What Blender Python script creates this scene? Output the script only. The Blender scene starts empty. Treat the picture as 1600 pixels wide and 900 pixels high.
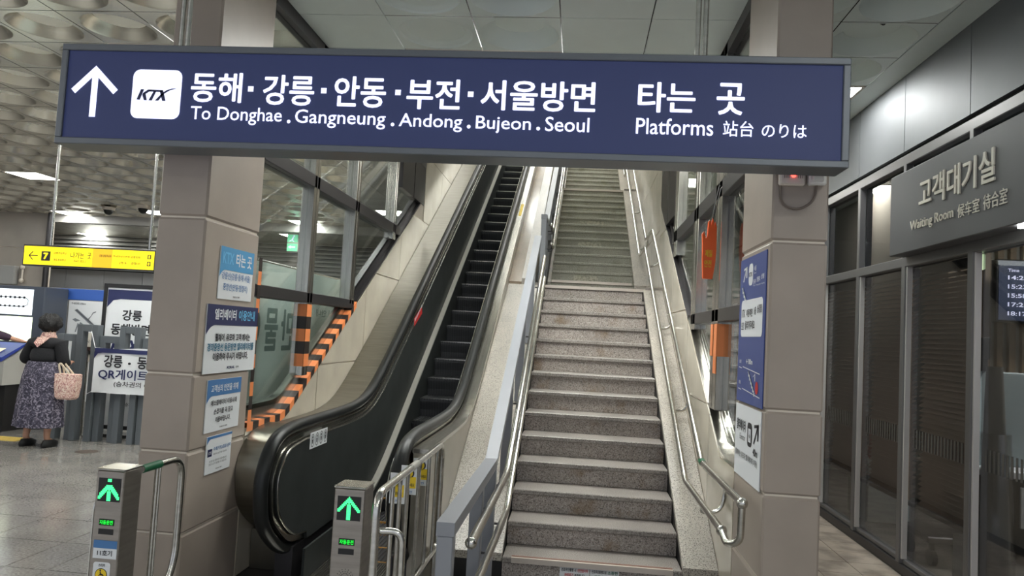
import bpy, bmesh, math, random
from mathutils import Vector, Matrix
random.seed(7)
SC = bpy.context.scene
COL = SC.collection
PI = math.pi

# ---------------------------------------------------------------- camera, world, exposure
cam_d = bpy.data.cameras.new('camera'); cam = bpy.data.objects.new('camera', cam_d); COL.objects.link(cam)
cam_d.sensor_width = 36.0; cam_d.lens = 36.0 * 1155.0 / 1600.0; cam_d.clip_start = 0.05; cam_d.clip_end = 200
_d = Vector((103, -77, -1155)).normalized()
_u = Vector((0.054, 1, 0)); _u.z = (_u.x * _d.x + _u.y * _d.y) / (-_d.z); _u.normalize()
_x = _d.cross(_u)
cam.matrix_world = Matrix.Translation((0, 0, 1.6)) @ Matrix((_x, _d, _u)).to_4x4()
SC.camera = cam
w = bpy.data.worlds.new('station_air'); SC.world = w; w.use_nodes = True
w.node_tree.nodes['Background'].inputs[0].default_value = (0.82, 0.88, 1.0, 1)
w.node_tree.nodes['Background'].inputs[1].default_value = 0.7
SC.view_settings.view_transform = 'Standard'; SC.view_settings.look = 'None'
SC.view_settings.gamma = 1.0; SC.view_settings.use_curve_mapping = False
SC.view_settings.exposure = 0.28
LAMP = 29.0          # radiance of the ceiling lamp diffusers
LEDC = 1.0

# ---------------------------------------------------------------- materials
def lin(c):
    c /= 255.0
    return c / 12.92 if c <= 0.04045 else ((c + 0.055) / 1.055) ** 2.4
def rgb(c): return (lin(c[0]), lin(c[1]), lin(c[2]), 1)
MATS = {}
def mat(name, c, rough=0.5, metal=0.0, emit=0.0, var=0.0, scale=6.0, bump=0.0, bscale=40.0, stretch=None, coat=0.0, c2=None, thr=None, spec=None):
    """Procedural principled material: base colour with noise variation (or a second colour), optional bump."""
    m = bpy.data.materials.new(name); m.use_nodes = True; MATS[name] = m
    nt = m.node_tree; N = nt.nodes; L = nt.links; b = N['Principled BSDF']
    b.inputs['Base Color'].default_value = rgb(c); b.inputs['Roughness'].default_value = rough; b.inputs['Metallic'].default_value = metal
    if coat: b.inputs['Coat Weight'].default_value = coat; b.inputs['Coat Roughness'].default_value = 0.08
    if spec is not None: b.inputs['Specular IOR Level'].default_value = spec
    if emit:
        b.inputs['Emission Color'].default_value = rgb(c); b.inputs['Emission Strength'].default_value = emit
    if var or c2 or bump:
        g = N.new('ShaderNodeNewGeometry'); mp = N.new('ShaderNodeMapping'); L.new(g.outputs['Position'], mp.inputs['Vector'])
        if stretch: mp.inputs['Scale'].default_value = stretch
        n = N.new('ShaderNodeTexNoise'); n.inputs['Scale'].default_value = scale; n.inputs['Detail'].default_value = 4
        L.new(mp.outputs[0], n.inputs['Vector'])
        if var or c2:
            r = N.new('ShaderNodeValToRGB')
            if c2:
                r.color_ramp.elements[0].color = rgb(c); r.color_ramp.elements[1].color = rgb(c2)
                t = thr or (0.45, 0.6)
                r.color_ramp.elements[0].position, r.color_ramp.elements[1].position = t
            else:
                k = lambda f: tuple(min(255, v * f) for v in c)
                r.color_ramp.elements[0].color = rgb(k(1 - var)); r.color_ramp.elements[1].color = rgb(k(1 + var))
                r.color_ramp.elements[0].position = 0.3; r.color_ramp.elements[1].position = 0.7
            L.new(n.outputs[0], r.inputs[0]); L.new(r.outputs[0], b.inputs['Base Color'])
        if bump:
            n2 = N.new('ShaderNodeTexNoise'); n2.inputs['Scale'].default_value = bscale; L.new(mp.outputs[0], n2.inputs['Vector'])
            bp = N.new('ShaderNodeBump'); bp.inputs['Strength'].default_value = bump; bp.inputs['Distance'].default_value = 0.01
            L.new(n2.outputs[0], bp.inputs['Height']); L.new(bp.outputs[0], b.inputs['Normal'])
    return m
def granite(name, base, dark, light, rough=0.5, stain=None, scale=140.0):
    m = bpy.data.materials.new(name); m.use_nodes = True; MATS[name] = m
    nt = m.node_tree; N = nt.nodes; L = nt.links; b = N['Principled BSDF']; b.inputs['Roughness'].default_value = rough
    g = N.new('ShaderNodeNewGeometry')
    v = N.new('ShaderNodeTexNoise'); v.inputs['Scale'].default_value = scale; v.inputs['Detail'].default_value = 1.5
    L.new(g.outputs['Position'], v.inputs['Vector'])
    r = N.new('ShaderNodeValToRGB'); cr = r.color_ramp
    cr.elements[0].position = 0.36; cr.elements[0].color = rgb(dark); cr.elements[1].position = 0.66; cr.elements[1].color = rgb(light)
    e = cr.elements.new(0.44); e.color = rgb(base); e = cr.elements.new(0.58); e.color = rgb(base)
    L.new(v.outputs[0], r.inputs[0]); out = r.outputs[0]
    n = N.new('ShaderNodeTexNoise'); n.inputs['Scale'].default_value = 2.3; n.inputs['Detail'].default_value = 5
    L.new(g.outputs['Position'], n.inputs['Vector'])
    mx = N.new('ShaderNodeMix'); mx.data_type = 'RGBA'; mx.blend_type = 'MULTIPLY'; mx.inputs['Factor'].default_value = 1
    r2 = N.new('ShaderNodeValToRGB'); r2.color_ramp.elements[0].position = 0.35; r2.color_ramp.elements[1].position = 0.62
    r2.color_ramp.elements[0].color = (.78, .78, .78, 1); r2.color_ramp.elements[1].color = (1, 1, 1, 1)
    L.new(n.outputs[0], r2.inputs[0]); L.new(out, mx.inputs['A']); L.new(r2.outputs[0], mx.inputs['B']); out = mx.outputs['Result']
    if stain:
        s = N.new('ShaderNodeTexNoise'); s.inputs['Scale'].default_value = 3.1; s.inputs['Detail'].default_value = 6; s.inputs['Roughness'].default_value = .65
        mp = N.new('ShaderNodeMapping'); mp.inputs['Location'].default_value = (3.7, 1.3, 8.2); L.new(g.outputs['Position'], mp.inputs['Vector'])
        L.new(mp.outputs[0], s.inputs['Vector'])
        rs = N.new('ShaderNodeValToRGB'); rs.color_ramp.elements[0].position = 0.54; rs.color_ramp.elements[1].position = 0.72
        rs.color_ramp.elements[0].color = (0, 0, 0, 1); rs.color_ramp.elements[1].color = (.75, .75, .75, 1)
        L.new(s.outputs[0], rs.inputs[0])
        m2 = N.new('ShaderNodeMix'); m2.data_type = 'RGBA'; L.new(rs.outputs[0], m2.inputs['Factor']); L.new(out, m2.inputs['A'])
        m2.inputs['B'].default_value = rgb(stain); out = m2.outputs['Result']
    L.new(out, b.inputs['Base Color'])
    return m
def glass(name, tint=(1, 1, 1), ior=1.5, rough=0.0, boost=0.0):
    """Thin architectural pane: clear transmission with a Fresnel mirror coat."""
    m = bpy.data.materials.new(name); m.use_nodes = True; MATS[name] = m
    nt = m.node_tree; N = nt.nodes; L = nt.links; N.remove(N['Principled BSDF']); o = N['Material Output']
    t = N.new('ShaderNodeBsdfTransparent'); t.inputs[0].default_value = (*tint, 1)
    gl = N.new('ShaderNodeBsdfGlossy'); gl.inputs['Roughness'].default_value = rough
    f = N.new('ShaderNodeFresnel'); g = N.new('ShaderNodeNewGeometry'); io = N.new('ShaderNodeMapRange')
    io.inputs['To Min'].default_value = ior; io.inputs['To Max'].default_value = 1 / ior      # the same reflectance on the way in and out
    L.new(g.outputs['Backfacing'], io.inputs['Value']); L.new(io.outputs[0], f.inputs[0])
    a = N.new('ShaderNodeMath'); a.operation = 'ADD'; a.use_clamp = True; a.inputs[1].default_value = boost; L.new(f.outputs[0], a.inputs[0])
    mx = N.new('ShaderNodeMixShader'); L.new(a.outputs[0], mx.inputs[0]); L.new(t.outputs[0], mx.inputs[1]); L.new(gl.outputs[0], mx.inputs[2])
    L.new(mx.outputs[0], o.inputs[0])
    return m
def pattern(name, c1, c2, c3, scale=18.0, rough=0.9):
    m = bpy.data.materials.new(name); m.use_nodes = True; MATS[name] = m
    nt = m.node_tree; N = nt.nodes; L = nt.links; b = N['Principled BSDF']; b.inputs['Roughness'].default_value = rough
    g = N.new('ShaderNodeNewGeometry'); n = N.new('ShaderNodeTexNoise'); n.inputs['Scale'].default_value = scale; n.inputs['Detail'].default_value = 3
    n.inputs['Distortion'].default_value = 2.0
    L.new(g.outputs['Position'], n.inputs['Vector']); r = N.new('ShaderNodeValToRGB'); cr = r.color_ramp
    cr.elements[0].position = .40; cr.elements[0].color = rgb(c1); cr.elements[1].position = .62; cr.elements[1].color = rgb(c3)
    e = cr.elements.new(.52); e.color = rgb(c2); L.new(n.outputs[0], r.inputs[0]); L.new(r.outputs[0], b.inputs['Base Color'])
    return m

PILLAR = mat('pillar_panel', (166, 154, 143), .42, var=.03, scale=3, spec=.4)
JOINT = mat('pillar_joint', (214, 204, 190), .5)
STONE = mat('polished_wall_stone', (190, 181, 165), .17, var=.05, scale=2.5, spec=.5)
STEEL = mat('stainless_steel', (196, 194, 188), .24, 1.0, var=.06, scale=3, stretch=(1, 1, 14))
STEELD = mat('brushed_steel', (178, 175, 168), .26, 1.0, var=.08, scale=2.5, stretch=(14, 1, 1))
CLAD = mat('brushed_cladding', (150, 146, 136), .32, 1.0, var=.05, scale=4, stretch=(1, 12, 1))
CLADS = mat('side_cladding_steel', (158, 152, 140), .3, .55, var=.05, scale=3)
LEDGE = mat('bright_ledge', (190, 188, 178), .3, .5)
GATEM = mat('gate_steel', (156, 149, 142), .42, .85, var=.05, scale=5, stretch=(1, 1, 10))
GREYPAINT = mat('grey_paint', (136, 138, 144), .45, .1)
FRAMEG = mat('sign_frame_grey', (112, 116, 122), .45, .5)
DARKM = mat('dark_metal', (70, 68, 70), .38, .7, var=.05, scale=2)
MULL = mat('window_frame_metal', (122, 120, 122), .4, .6)
LIT_BEAD = mat('lit_bead', (196, 192, 190), .4, .3)  # lit look of the upright beads, put into a lighter metal colour
BLACK = mat('black_rubber', (26, 28, 28), .42, spec=.4)
BLACKB = mat('black_base', (26, 25, 26), .5)
PANEL = mat('escalator_panel', (50, 53, 52), .62, var=.08, scale=5, spec=.18)
STEPM = mat('escalator_step_metal', (66, 67, 69), .5, .3)
YEL = mat('step_yellow', (196, 140, 60), .5)
STEP = granite('stair_granite', (164, 154, 147), (102, 95, 90), (196, 189, 183), .55, stain=(118, 92, 58))
STEPG = granite('stair_granite_upper', (168, 166, 152), (112, 111, 100), (192, 190, 180), .5, stain=(116, 118, 94))
TREAD = granite('stair_tread_granite', (150, 143, 137), (110, 103, 98), (180, 174, 168), .42)
CURB = granite('curb_granite', (182, 175, 164), (92, 87, 82), (204, 198, 188), .35)
BROWNST = granite('brown_polished_stone', (150, 132, 112), (128, 112, 96), (170, 152, 134), .2)
FLOORT = granite('floor_tile_stone', (136, 132, 127), (116, 112, 108), (152, 148, 143), .15, scale=60)
FLOOR_BOUNCE = granite('floor_bounce_stone', (206, 203, 198), (190, 186, 180), (216, 213, 208), .2, scale=60)  # unseen floor, lightened to bounce light up to the ceiling
FLOORJ = mat('floor_joint', (62, 58, 55), .7)
SLATE = mat('slate_paver', (178, 166, 154), .42, c2=(140, 128, 118), scale=5, thr=(.42, .62), bump=.5, bscale=9)
CEILP = mat('ceiling_panel_paint', (222, 232, 228), .42, var=.02, scale=2)
CEILM = mat('ceiling_panel_satin_metal', (220, 217, 206), .27, .85, var=.08, scale=1.6)
CEILD = mat('ceiling_dish_disc', (244, 242, 232), .35)
CEILB = mat('ceiling_black_gap', (30, 30, 30), .8)
SOFFIT = mat('soffit_paint', (176, 174, 170), .5)
METALW = mat('metal_wall_panel', (118, 120, 124), .54, .6, var=.04, scale=1.5)
LOUV = mat('louvre_grey', (188, 188, 184), .5)
WALLG = mat('grey_wall_panel', (182, 184, 188), .5, var=.03, scale=1)
WALLB = mat('beige_wall_panel', (172, 164, 154), .4, var=.05, scale=1.5)
GLASS = glass('clear_pane', (.93, .96, .94), 1.5, 0.0, .03)
DGLASS = glass('tinted_pane', (.66, .66, .66), 1.5, 0.0, .025)
UGLASS = glass('upper_tinted_pane', (.42, .46, .47), 1.6, 0.02, .05)
PLASTW = glass('plastic_wrap', (.8, .82, .82), 1.5, .12, .12)
BLIND = mat('blind_slat_brown', (118, 98, 84), .5)
WHITE = mat('print_white', (232, 234, 238), .5)
PAPER = mat('paper_white', (226, 228, 230), .6)
CREAM = mat('plastic_cream', (222, 212, 200), .45)
NAVY = mat('print_navy', (38, 44, 88), .5)
BLUE = mat('print_blue', (66, 82, 146), .45)
SKYB = mat('print_sky_blue', (84, 156, 204), .5)
STEELB = mat('print_steel_blue', (74, 122, 176), .5)
TEAL = mat('print_teal', (40, 110, 140), .5)
CYAN = mat('print_cyan', (110, 190, 230), .5)
INK = mat('print_ink', (34, 34, 40), .5)
REDP = mat('print_red', (196, 44, 40), .5)
GREENP = mat('print_green', (30, 96, 62), .5)
YELP = mat('print_yellow', (240, 206, 40), .5)
ORANGE = mat('tape_orange', (238, 142, 84), .45)
TBLACK = mat('tape_black', (42, 34, 32), .45)
GREENT = mat('green_tape', (20, 96, 62), .45)
HANDO = mat('orange_hand_vinyl', (250, 104, 40), .4)
LAMPM = mat('lamp_diffuser', (250, 252, 247), .5, emit=LAMP)
LETTER = mat('backlit_white', (226, 229, 255), .5, emit=.85)
FACEB = mat('backlit_blue', (44, 52, 90), .55, emit=.36)
LOGOI = mat('logo_navy', (50, 54, 92), .5)
YLIT = mat('backlit_yellow', (250, 226, 20), .4, emit=.75)
YLITD = mat('backlit_amber', (230, 180, 30), .4, emit=.65)
GLED = mat('green_led', (60, 240, 130), .4, emit=1.7)
GLED2 = mat('green_led_small', (20, 220, 60), .4, emit=1.2)
RLED = mat('red_led', (255, 70, 60), .4, emit=4)
SCRW = mat('screen_white', (225, 232, 236), .4, emit=.75)
SCRG = mat('screen_green_white', (236, 248, 214), .4, emit=1.2)
SCRD = mat('screen_slate', (62, 70, 92), .3, emit=.35)
EXITG = mat('exit_sign_green', (120, 210, 165), .4, emit=.9)
SCRB = mat('kiosk_blue', (44, 62, 150), .4)
KIOSK = mat('kiosk_slate', (66, 72, 84), .4)
LIGHTP = mat('kiosk_light_panel', (176, 174, 168), .45)
FENCE = mat('fence_charcoal', (92, 97, 101), .45)
SKIN = mat('skin_tone', (188, 142, 118), .5)
HAIR = mat('black_curly_hair', (24, 22, 22), .7, bump=1.0, bscale=60)
CARD = mat('black_knit', (24, 24, 28), .9, bump=.4, bscale=90)
SKIRT = pattern('printed_skirt_cloth', (44, 42, 56), (74, 70, 86), (138, 132, 146), 22)
SCARF = pattern('printed_scarf_cloth', (222, 200, 184), (200, 150, 140), (120, 80, 84), 40)
BAGM = pattern('printed_bag_cloth', (226, 208, 194), (208, 164, 150), (150, 100, 104), 42)
SHOE = mat('black_shoe', (20, 20, 22), .5)
PURPLE = mat('dark_plum_cloth', (62, 44, 62), .85)
TROUS = mat('dark_trouser_cloth', (40, 40, 46), .85)
WOOD = mat('strip_brown', (132, 92, 76), .5)
ALU = mat('aluminium_strip', (196, 186, 176), .4, .4)
REDX = mat('extinguisher_red', (150, 40, 38), .35)
FROST = mat('frosted_film', (78, 75, 72), .6)
DARKI = mat('waiting_room_dark', (60, 58, 58), .7)
BANN = mat('banner_cloth_grey', (196, 206, 204), .6, var=.06, scale=2)
MIRT = mat('banner_letter_grey', (112, 128, 126), .6)
MIRR = mat('banner_letter_red', (176, 84, 76), .6)
TAN = mat('map_tan', (206, 150, 84), .5)

# ---------------------------------------------------------------- mesh builder
class B:
    def __init__(s): s.v = []; s.f = []; s.mi = []; s.cur = 0
    def m(s, i): s.cur = i; return s
    def add(s, vs, fs):
        o = len(s.v); s.v += [tuple(p) for p in vs]
        for f in fs: s.f.append(tuple(i + o for i in f)); s.mi.append(s.cur)
        return s
    def box(s, x0, x1, y0, y1, z0, z1):
        x0, x1 = min(x0, x1), max(x0, x1); y0, y1 = min(y0, y1), max(y0, y1); z0, z1 = min(z0, z1), max(z0, z1)
        return s.add([(x0, y0, z0), (x1, y0, z0), (x1, y1, z0), (x0, y1, z0), (x0, y0, z1), (x1, y0, z1), (x1, y1, z1), (x0, y1, z1)],
                     [(0, 3, 2, 1), (4, 5, 6, 7), (0, 1, 5, 4), (1, 2, 6, 5), (2, 3, 7, 6), (3, 0, 4, 7)])
    def bevbox(s, x0, x1, y0, y1, z0, z1, b=.006):
        """Box with chamfered edges."""
        xs, ys, zs = sorted((x0, x1)), sorted((y0, y1)), sorted((z0, z1)); V = []; idx = {}
        for i in (0, 1):
            for j in (0, 1):
                for k in (0, 1):
                    sx, sy, sz = (b, -b)[i], (b, -b)[j], (b, -b)[k]
                    for a, p in enumerate(((xs[i], ys[j] + sy, zs[k] + sz), (xs[i] + sx, ys[j], zs[k] + sz), (xs[i] + sx, ys[j] + sy, zs[k]))):
                        idx[i, j, k, a] = len(V); V.append(p)
        F = []; I = lambda i, j, k, a: idx[i, j, k, a]
        for t in (0, 1):
            F += [[I(t, 0, 0, 0), I(t, 1, 0, 0), I(t, 1, 1, 0), I(t, 0, 1, 0)], [I(0, t, 0, 1), I(1, t, 0, 1), I(1, t, 1, 1), I(0, t, 1, 1)], [I(0, 0, t, 2), I(1, 0, t, 2), I(1, 1, t, 2), I(0, 1, t, 2)]]
            for u in (0, 1):
                F += [[I(t, u, 0, 0), I(t, u, 1, 0), I(t, u, 1, 1), I(t, u, 0, 1)], [I(t, 0, u, 0), I(t, 1, u, 0), I(t, 1, u, 2), I(t, 0, u, 2)], [I(0, t, u, 1), I(1, t, u, 1), I(1, t, u, 2), I(0, t, u, 2)]]
                for q in (0, 1): F.append([I(t, u, q, 0), I(t, u, q, 1), I(t, u, q, 2)])
        return s.add(V, F)
    def prism(s, ax, a, b, poly):
        """Polygon (2D points in the two other axes) extruded along axis ax from a to b."""
        n = len(poly)
        P = (lambda t, p: (t, p[0], p[1])) if ax == 'x' else (lambda t, p: (p[0], t, p[1])) if ax == 'y' else (lambda t, p: (p[0], p[1], t))
        return s.add([P(a, p) for p in poly] + [P(b, p) for p in poly],
                     [tuple(range(n - 1, -1, -1)), tuple(range(n, 2 * n))] + [(i, (i + 1) % n, n + (i + 1) % n, n + i) for i in range(n)])
    def strip(s, ax, a, b, lo, hi):
        """Band between two equally long polylines, extruded along ax."""
        P = (lambda t, p: (t, p[0], p[1])) if ax == 'x' else (lambda t, p: (p[0], t, p[1])) if ax == 'y' else (lambda t, p: (p[0], p[1], t))
        n = len(lo); V = [P(a, p) for p in lo] + [P(a, p) for p in hi] + [P(b, p) for p in lo] + [P(b, p) for p in hi]; F = []
        for i in range(n - 1):
            F += [(i, i + 1, n + i + 1, n + i), (2 * n + i, 3 * n + i, 3 * n + i + 1, 2 * n + i + 1), (i, 2 * n + i, 2 * n + i + 1, i + 1), (n + i, n + i + 1, 3 * n + i + 1, 3 * n + i)]
        F += [(0, n, 3 * n, 2 * n), (n - 1, 3 * n - 1, 4 * n - 1, 2 * n - 1)]
        return s.add(V, F)
    def tube(s, pts, r, n=10, cap=True, sq=(1, 1)):
        pts = [Vector(p) for p in pts]; m = len(pts); rs = r if isinstance(r, (list, tuple)) else [r] * m
        T = [(pts[min(i + 1, m - 1)] - pts[max(i - 1, 0)]).normalized() for i in range(m)]
        ref = Vector((1, 0, 0)) if abs(T[0].x) < .9 else Vector((0, 0, 1)); a = (ref - T[0] * ref.dot(T[0])).normalized()
        V = []
        for i in range(m):
            a = (a - T[i] * a.dot(T[i])).normalized(); c = T[i].cross(a)
            for k in range(n):
                t = 2 * PI * k / n; V.append(pts[i] + (a * math.cos(t) * sq[0] + c * math.sin(t) * sq[1]) * rs[i])
        F = [(i * n + k, i * n + (k + 1) % n, (i + 1) * n + (k + 1) % n, (i + 1) * n + k) for i in range(m - 1) for k in range(n)]
        if cap: F += [tuple(range(n - 1, -1, -1)), tuple(range((m - 1) * n, m * n))]
        return s.add(V, F)
    def rings(s, rings, cap=True):
        """Loft through rings of equally many points."""
        n = len(rings[0]); V = [p for r in rings for p in r]; m = len(rings)
        F = [(i * n + k, i * n + (k + 1) % n, (i + 1) * n + (k + 1) % n, (i + 1) * n + k) for i in range(m - 1) for k in range(n)]
        if cap: F += [tuple(range(n - 1, -1, -1)), tuple(range((m - 1) * n, m * n))]
        return s.add(V, F)
    def ball(s, c, r, seg=12, rg=8, sx=1, sy=1, sz=1):
        R = []
        for i in range(1, rg):
            t = PI * i / rg
            R.append([(c[0] + r * sx * math.sin(t) * math.cos(2 * PI * k / seg), c[1] + r * sy * math.sin(t) * math.sin(2 * PI * k / seg), c[2] + r * sz * math.cos(t)) for k in range(seg)])
        return s.rings(R)
    def mesh(s, name, mats, org=(0, 0, 0), smooth=False):
        me = bpy.data.meshes.new(name); o = Vector(org)
        me.from_pydata([tuple(Vector(p) - o) for p in s.v], [], s.f)
        for m in (mats if isinstance(mats, (list, tuple)) else [mats]): me.materials.append(m)
        if isinstance(mats, (list, tuple)): me.polygons.foreach_set('material_index', s.mi)
        bm = bmesh.new(); bm.from_mesh(me); bmesh.ops.recalc_face_normals(bm, faces=bm.faces); bm.to_mesh(me); bm.free()
        if smooth: me.shade_auto(me, .7) if False else me.polygons.foreach_set('use_smooth', [True] * len(me.polygons))
        me.update(); return me

ORG = {}
def _org(p): return ORG.get(p.name, Vector((0, 0, 0))) if p else Vector((0, 0, 0))
def thing(name, label, cat, loc=(0, 0, 0), group=None, kind=None):
    o = bpy.data.objects.new(name, None); COL.objects.link(o); o.location = loc; o.empty_display_size = .1
    ORG[o.name] = Vector(loc)
    if label: o['label'] = label
    if cat: o['category'] = cat
    if group: o['group'] = group
    if kind: o['kind'] = kind
    return o
def sharp(me, ang=35):
    """Smooth shading with edges kept sharp above an angle."""
    bm = bmesh.new(); bm.from_mesh(me)
    for e in bm.edges:
        e.smooth = not (len(e.link_faces) != 2 or e.calc_face_angle(0) > math.radians(ang))
    for f in bm.faces: f.smooth = True
    bm.to_mesh(me); bm.free()
def part(name, b, mats, parent=None, smooth=False, label=None, kind=None, org=None):
    """Link a builder's geometry (world coordinates) as one mesh object under parent."""
    po = _org(parent); o0 = po if org is None else Vector(org)
    me = b.mesh(name, mats, o0)
    if smooth: sharp(me)
    return link(name, me, parent, o0, label, kind)
def link(name, me, parent=None, org=(0, 0, 0), label=None, kind=None):
    o = bpy.data.objects.new(name, me); COL.objects.link(o); org = Vector(org)
    if parent: o.parent = parent
    o.location = org - _org(parent); ORG[o.name] = org
    if label: o['label'] = label
    if kind: o['kind'] = kind
    return o
def tag(o, label, cat, group=None, kind=None):
    o['label'] = label; o['category'] = cat
    if group: o['group'] = group
    if kind: o['kind'] = kind
    return o
def struct(name, b, mats, smooth=False, org=None, label=None):
    o = part(name, b, mats, None, smooth, org=org); o['kind'] = 'structure'
    if label: o['label'] = label
    return o
def sgroup(name, label=None, loc=(0, 0, 0)):
    return thing(name, label, None, loc, kind='structure')

def fillet(pts, r, n=6):
    """Round the inner corners of a 3D polyline."""
    P = [Vector(p) for p in pts]; out = [P[0]]
    for i in range(1, len(P) - 1):
        a, b, c = P[i - 1], P[i], P[i + 1]; u = (a - b); v = (c - b); lu, lv = u.length, v.length; u.normalize(); v.normalize()
        d = min(r, lu * .49, lv * .49); p0 = b + u * d; p1 = b + v * d
        for k in range(n + 1):
            t = k / n; out.append(p0 * (1 - t) ** 2 + b * 2 * t * (1 - t) + p1 * t * t)
    out.append(P[-1]); return out

# ---------------------------------------------------------------- flat print on planes
# a plane is (side, c): 'S' faces -y at y=c, 'E' faces +x at x=c, 'W' faces -x at x=c, 'N' faces +y, 'U' faces up
def pmap(pl, u, v, n=0.0):
    s, c = pl
    if s == 'S': return (u, c - n, v)
    if s == 'N': return (u, c + n, v)
    if s == 'E': return (c + n, u, v)
    if s == 'W': return (c - n, u, v)
    return (u, v, c + n)
PENDING = []          # lettering waiting for its outlines: (mesh, plane, string, u0, u1, v0, v1, n, bold, shear)
def outlines(strings):
    """Outlines of many strings from one text curve, one string per line: {string: (vertices, faces)}."""
    cu = bpy.data.curves.new('lettering', 'FONT'); cu.body = '\n'.join(strings); cu.size = 1; cu.space_line = 3; cu.resolution_u = 3
    ob = bpy.data.objects.new('lettering', cu); COL.objects.link(ob); me = ob.to_mesh()
    vs = [tuple(v.co) for v in me.vertices]; fs = [tuple(p.vertices) for p in me.polygons]
    ob.to_mesh_clear(); bpy.data.objects.remove(ob); bpy.data.curves.remove(cu)
    out = [([], [], {}) for _ in strings]
    for f in fs:
        k = min(len(strings) - 1, max(0, round((0.35 - sum(vs[i][1] for i in f) / len(f)) / 3))); V, F, M_ = out[k]; g = []
        for i in f:
            if i not in M_: M_[i] = len(V); V.append((vs[i][0], vs[i][1] + 3 * k))
            g.append(M_[i])
        F.append(tuple(g))
    return {t: (o[0], o[1]) for t, o in zip(strings, out)}
def heavier(vs, fs, bold, shear=0.0):
    """Shear and thicken outlines (the same outlines laid over each other, slightly shifted), scaled to a unit box."""
    vs = [(x + shear * y, y) for x, y in vs]
    if bold > .006:
        v0, f0 = vs, fs; vs, fs = [], []; h = bold
        for dx, dy in ((h, 0), (-h, 0), (0, h * .8), (0, -h * .8), (h * .7, h * .6), (-h * .7, h * .6), (h * .7, -h * .6), (-h * .7, -h * .6)):
            n = len(vs); vs += [(x + dx, y + dy) for x, y in v0]; fs += [tuple(i + n for i in f) for f in f0]
    xs = [p[0] for p in vs] or [0, 1]; ys = [p[1] for p in vs] or [0, 1]; x0, x1, y0, y1 = min(xs), max(xs), min(ys), max(ys)
    nb = max(1, len(vs) // (8 if bold > .006 else 1))
    return [((x - x0) / max(1e-6, x1 - x0), (y - y0) / max(1e-6, y1 - y0), 4e-5 * (i // nb)) for i, (x, y) in enumerate(vs)], fs
def text_geo(t, bold=0.0, shear=0.0): return heavier(*outlines([t])[t], bold, shear)
def text(pl, t, u0, u1, v0, v1, m, parent, n=.002, bold=.02, name='lettering', shear=0.0):
    me = bpy.data.meshes.new(name); me.materials.append(m); o = link(name, me, parent, _org(parent))
    PENDING.append((me, _org(parent).copy(), pl, t, u0, u1, v0, v1, n, bold, shear)); return o
def write_lettering():
    """Fill in all lettering meshes at once."""
    G = outlines(sorted(set(p[3] for p in PENDING)))
    for me, o, pl, t, u0, u1, v0, v1, n, bold, shear in PENDING:
        vs, fs = heavier(*G[t], bold, shear)
        me.from_pydata([tuple(Vector(pmap(pl, u0 + (u1 - u0) * x, v0 + (v1 - v0) * y, n + d)) - o) for x, y, d in vs], [], fs); me.update()
def brect(b, pl, u0, u1, v0, v1, n0=0.0, n1=.002):
    c = [(u0, v0), (u1, v0), (u1, v1), (u0, v1)]
    return b.add([pmap(pl, *p, n0) for p in c] + [pmap(pl, *p, n1) for p in c],
                 [(3, 2, 1, 0), (4, 5, 6, 7), (0, 1, 5, 4), (1, 2, 6, 5), (2, 3, 7, 6), (3, 0, 4, 7)])
def bpoly(b, pl, poly, n=.002):
    return b.add([pmap(pl, *p, n) for p in poly], [tuple(range(len(poly)))])
def rrect(u0, u1, v0, v1, r, k=5):
    """Rounded rectangle; r in v units, corner scaled to the u direction's sign."""
    s = 1 if u1 > u0 else -1; out = []
    for cu, cv, a0 in ((u1 - s * r, v1 - r, 0), (u0 + s * r, v1 - r, 90), (u0 + s * r, v0 + r, 180), (u1 - s * r, v0 + r, 270)):
        for i in range(k + 1):
            a = math.radians(a0 + 90 * i / k); out.append((cu + s * r * math.cos(a), cv + r * math.sin(a)))
    return out
def circ(u, v, r, n=20, ru=None): return [(u + (ru or r) * math.cos(2 * PI * i / n), v + r * math.sin(2 * PI * i / n)) for i in range(n)]
def bline(b, pl, p, q, wd, n=.002):
    d = Vector((q[0] - p[0], q[1] - p[1])); d.normalize(); e = Vector((-d.y, d.x)) * wd / 2
    return bpoly(b, pl, [(p[0] + e.x, p[1] + e.y), (p[0] - e.x, p[1] - e.y), (q[0] - e.x, q[1] - e.y), (q[0] + e.x, q[1] + e.y)], n)
def poster(name, label, cat, pl, u0, u1, z0, z1, items, bg=None, th=.006, group=None):
    """A flat printed board: a sheet with printed bands and lettering placed in fractions of its size."""
    c = pmap(pl, (u0 + u1) / 2, z0); r = thing(name, label, cat, c, group)
    b = B(); brect(b, pl, u0, u1, z0, z1, .001, th); part('sheet', b, bg or PAPER, r)
    U = lambda f: u0 + (u1 - u0) * f; V = lambda f: z0 + (z1 - z0) * f
    for it in items:
        k = it[0]; lay = it[-1] if isinstance(it[-1], float) and it[-1] < .01 and k != 't' else .0015
        if k == 'r': b = B(); bpoly(b, pl, [(U(it[1]), V(it[3])), (U(it[2]), V(it[3])), (U(it[2]), V(it[4])), (U(it[1]), V(it[4]))], th + .001); part('printed_band', b, it[5], r)
        elif k == 'rr': b = B(); bpoly(b, pl, rrect(U(it[1]), U(it[2]), V(it[3]), V(it[4]), it[6]), th + .0015); part('printed_plate', b, it[5], r)
        elif k == 'p': b = B(); [bpoly(b, pl, [(U(x), V(y)) for x, y in q], th + .002) for q in it[1]]; part(it[3] if len(it) > 3 else 'printed_shape', b, it[2], r)
        elif k == 't': text(pl, it[1], U(it[2]), U(it[3]), V(it[4]), V(it[5]), it[6], r, th + .003, it[7] if len(it) > 7 else .02)
    return r
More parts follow.
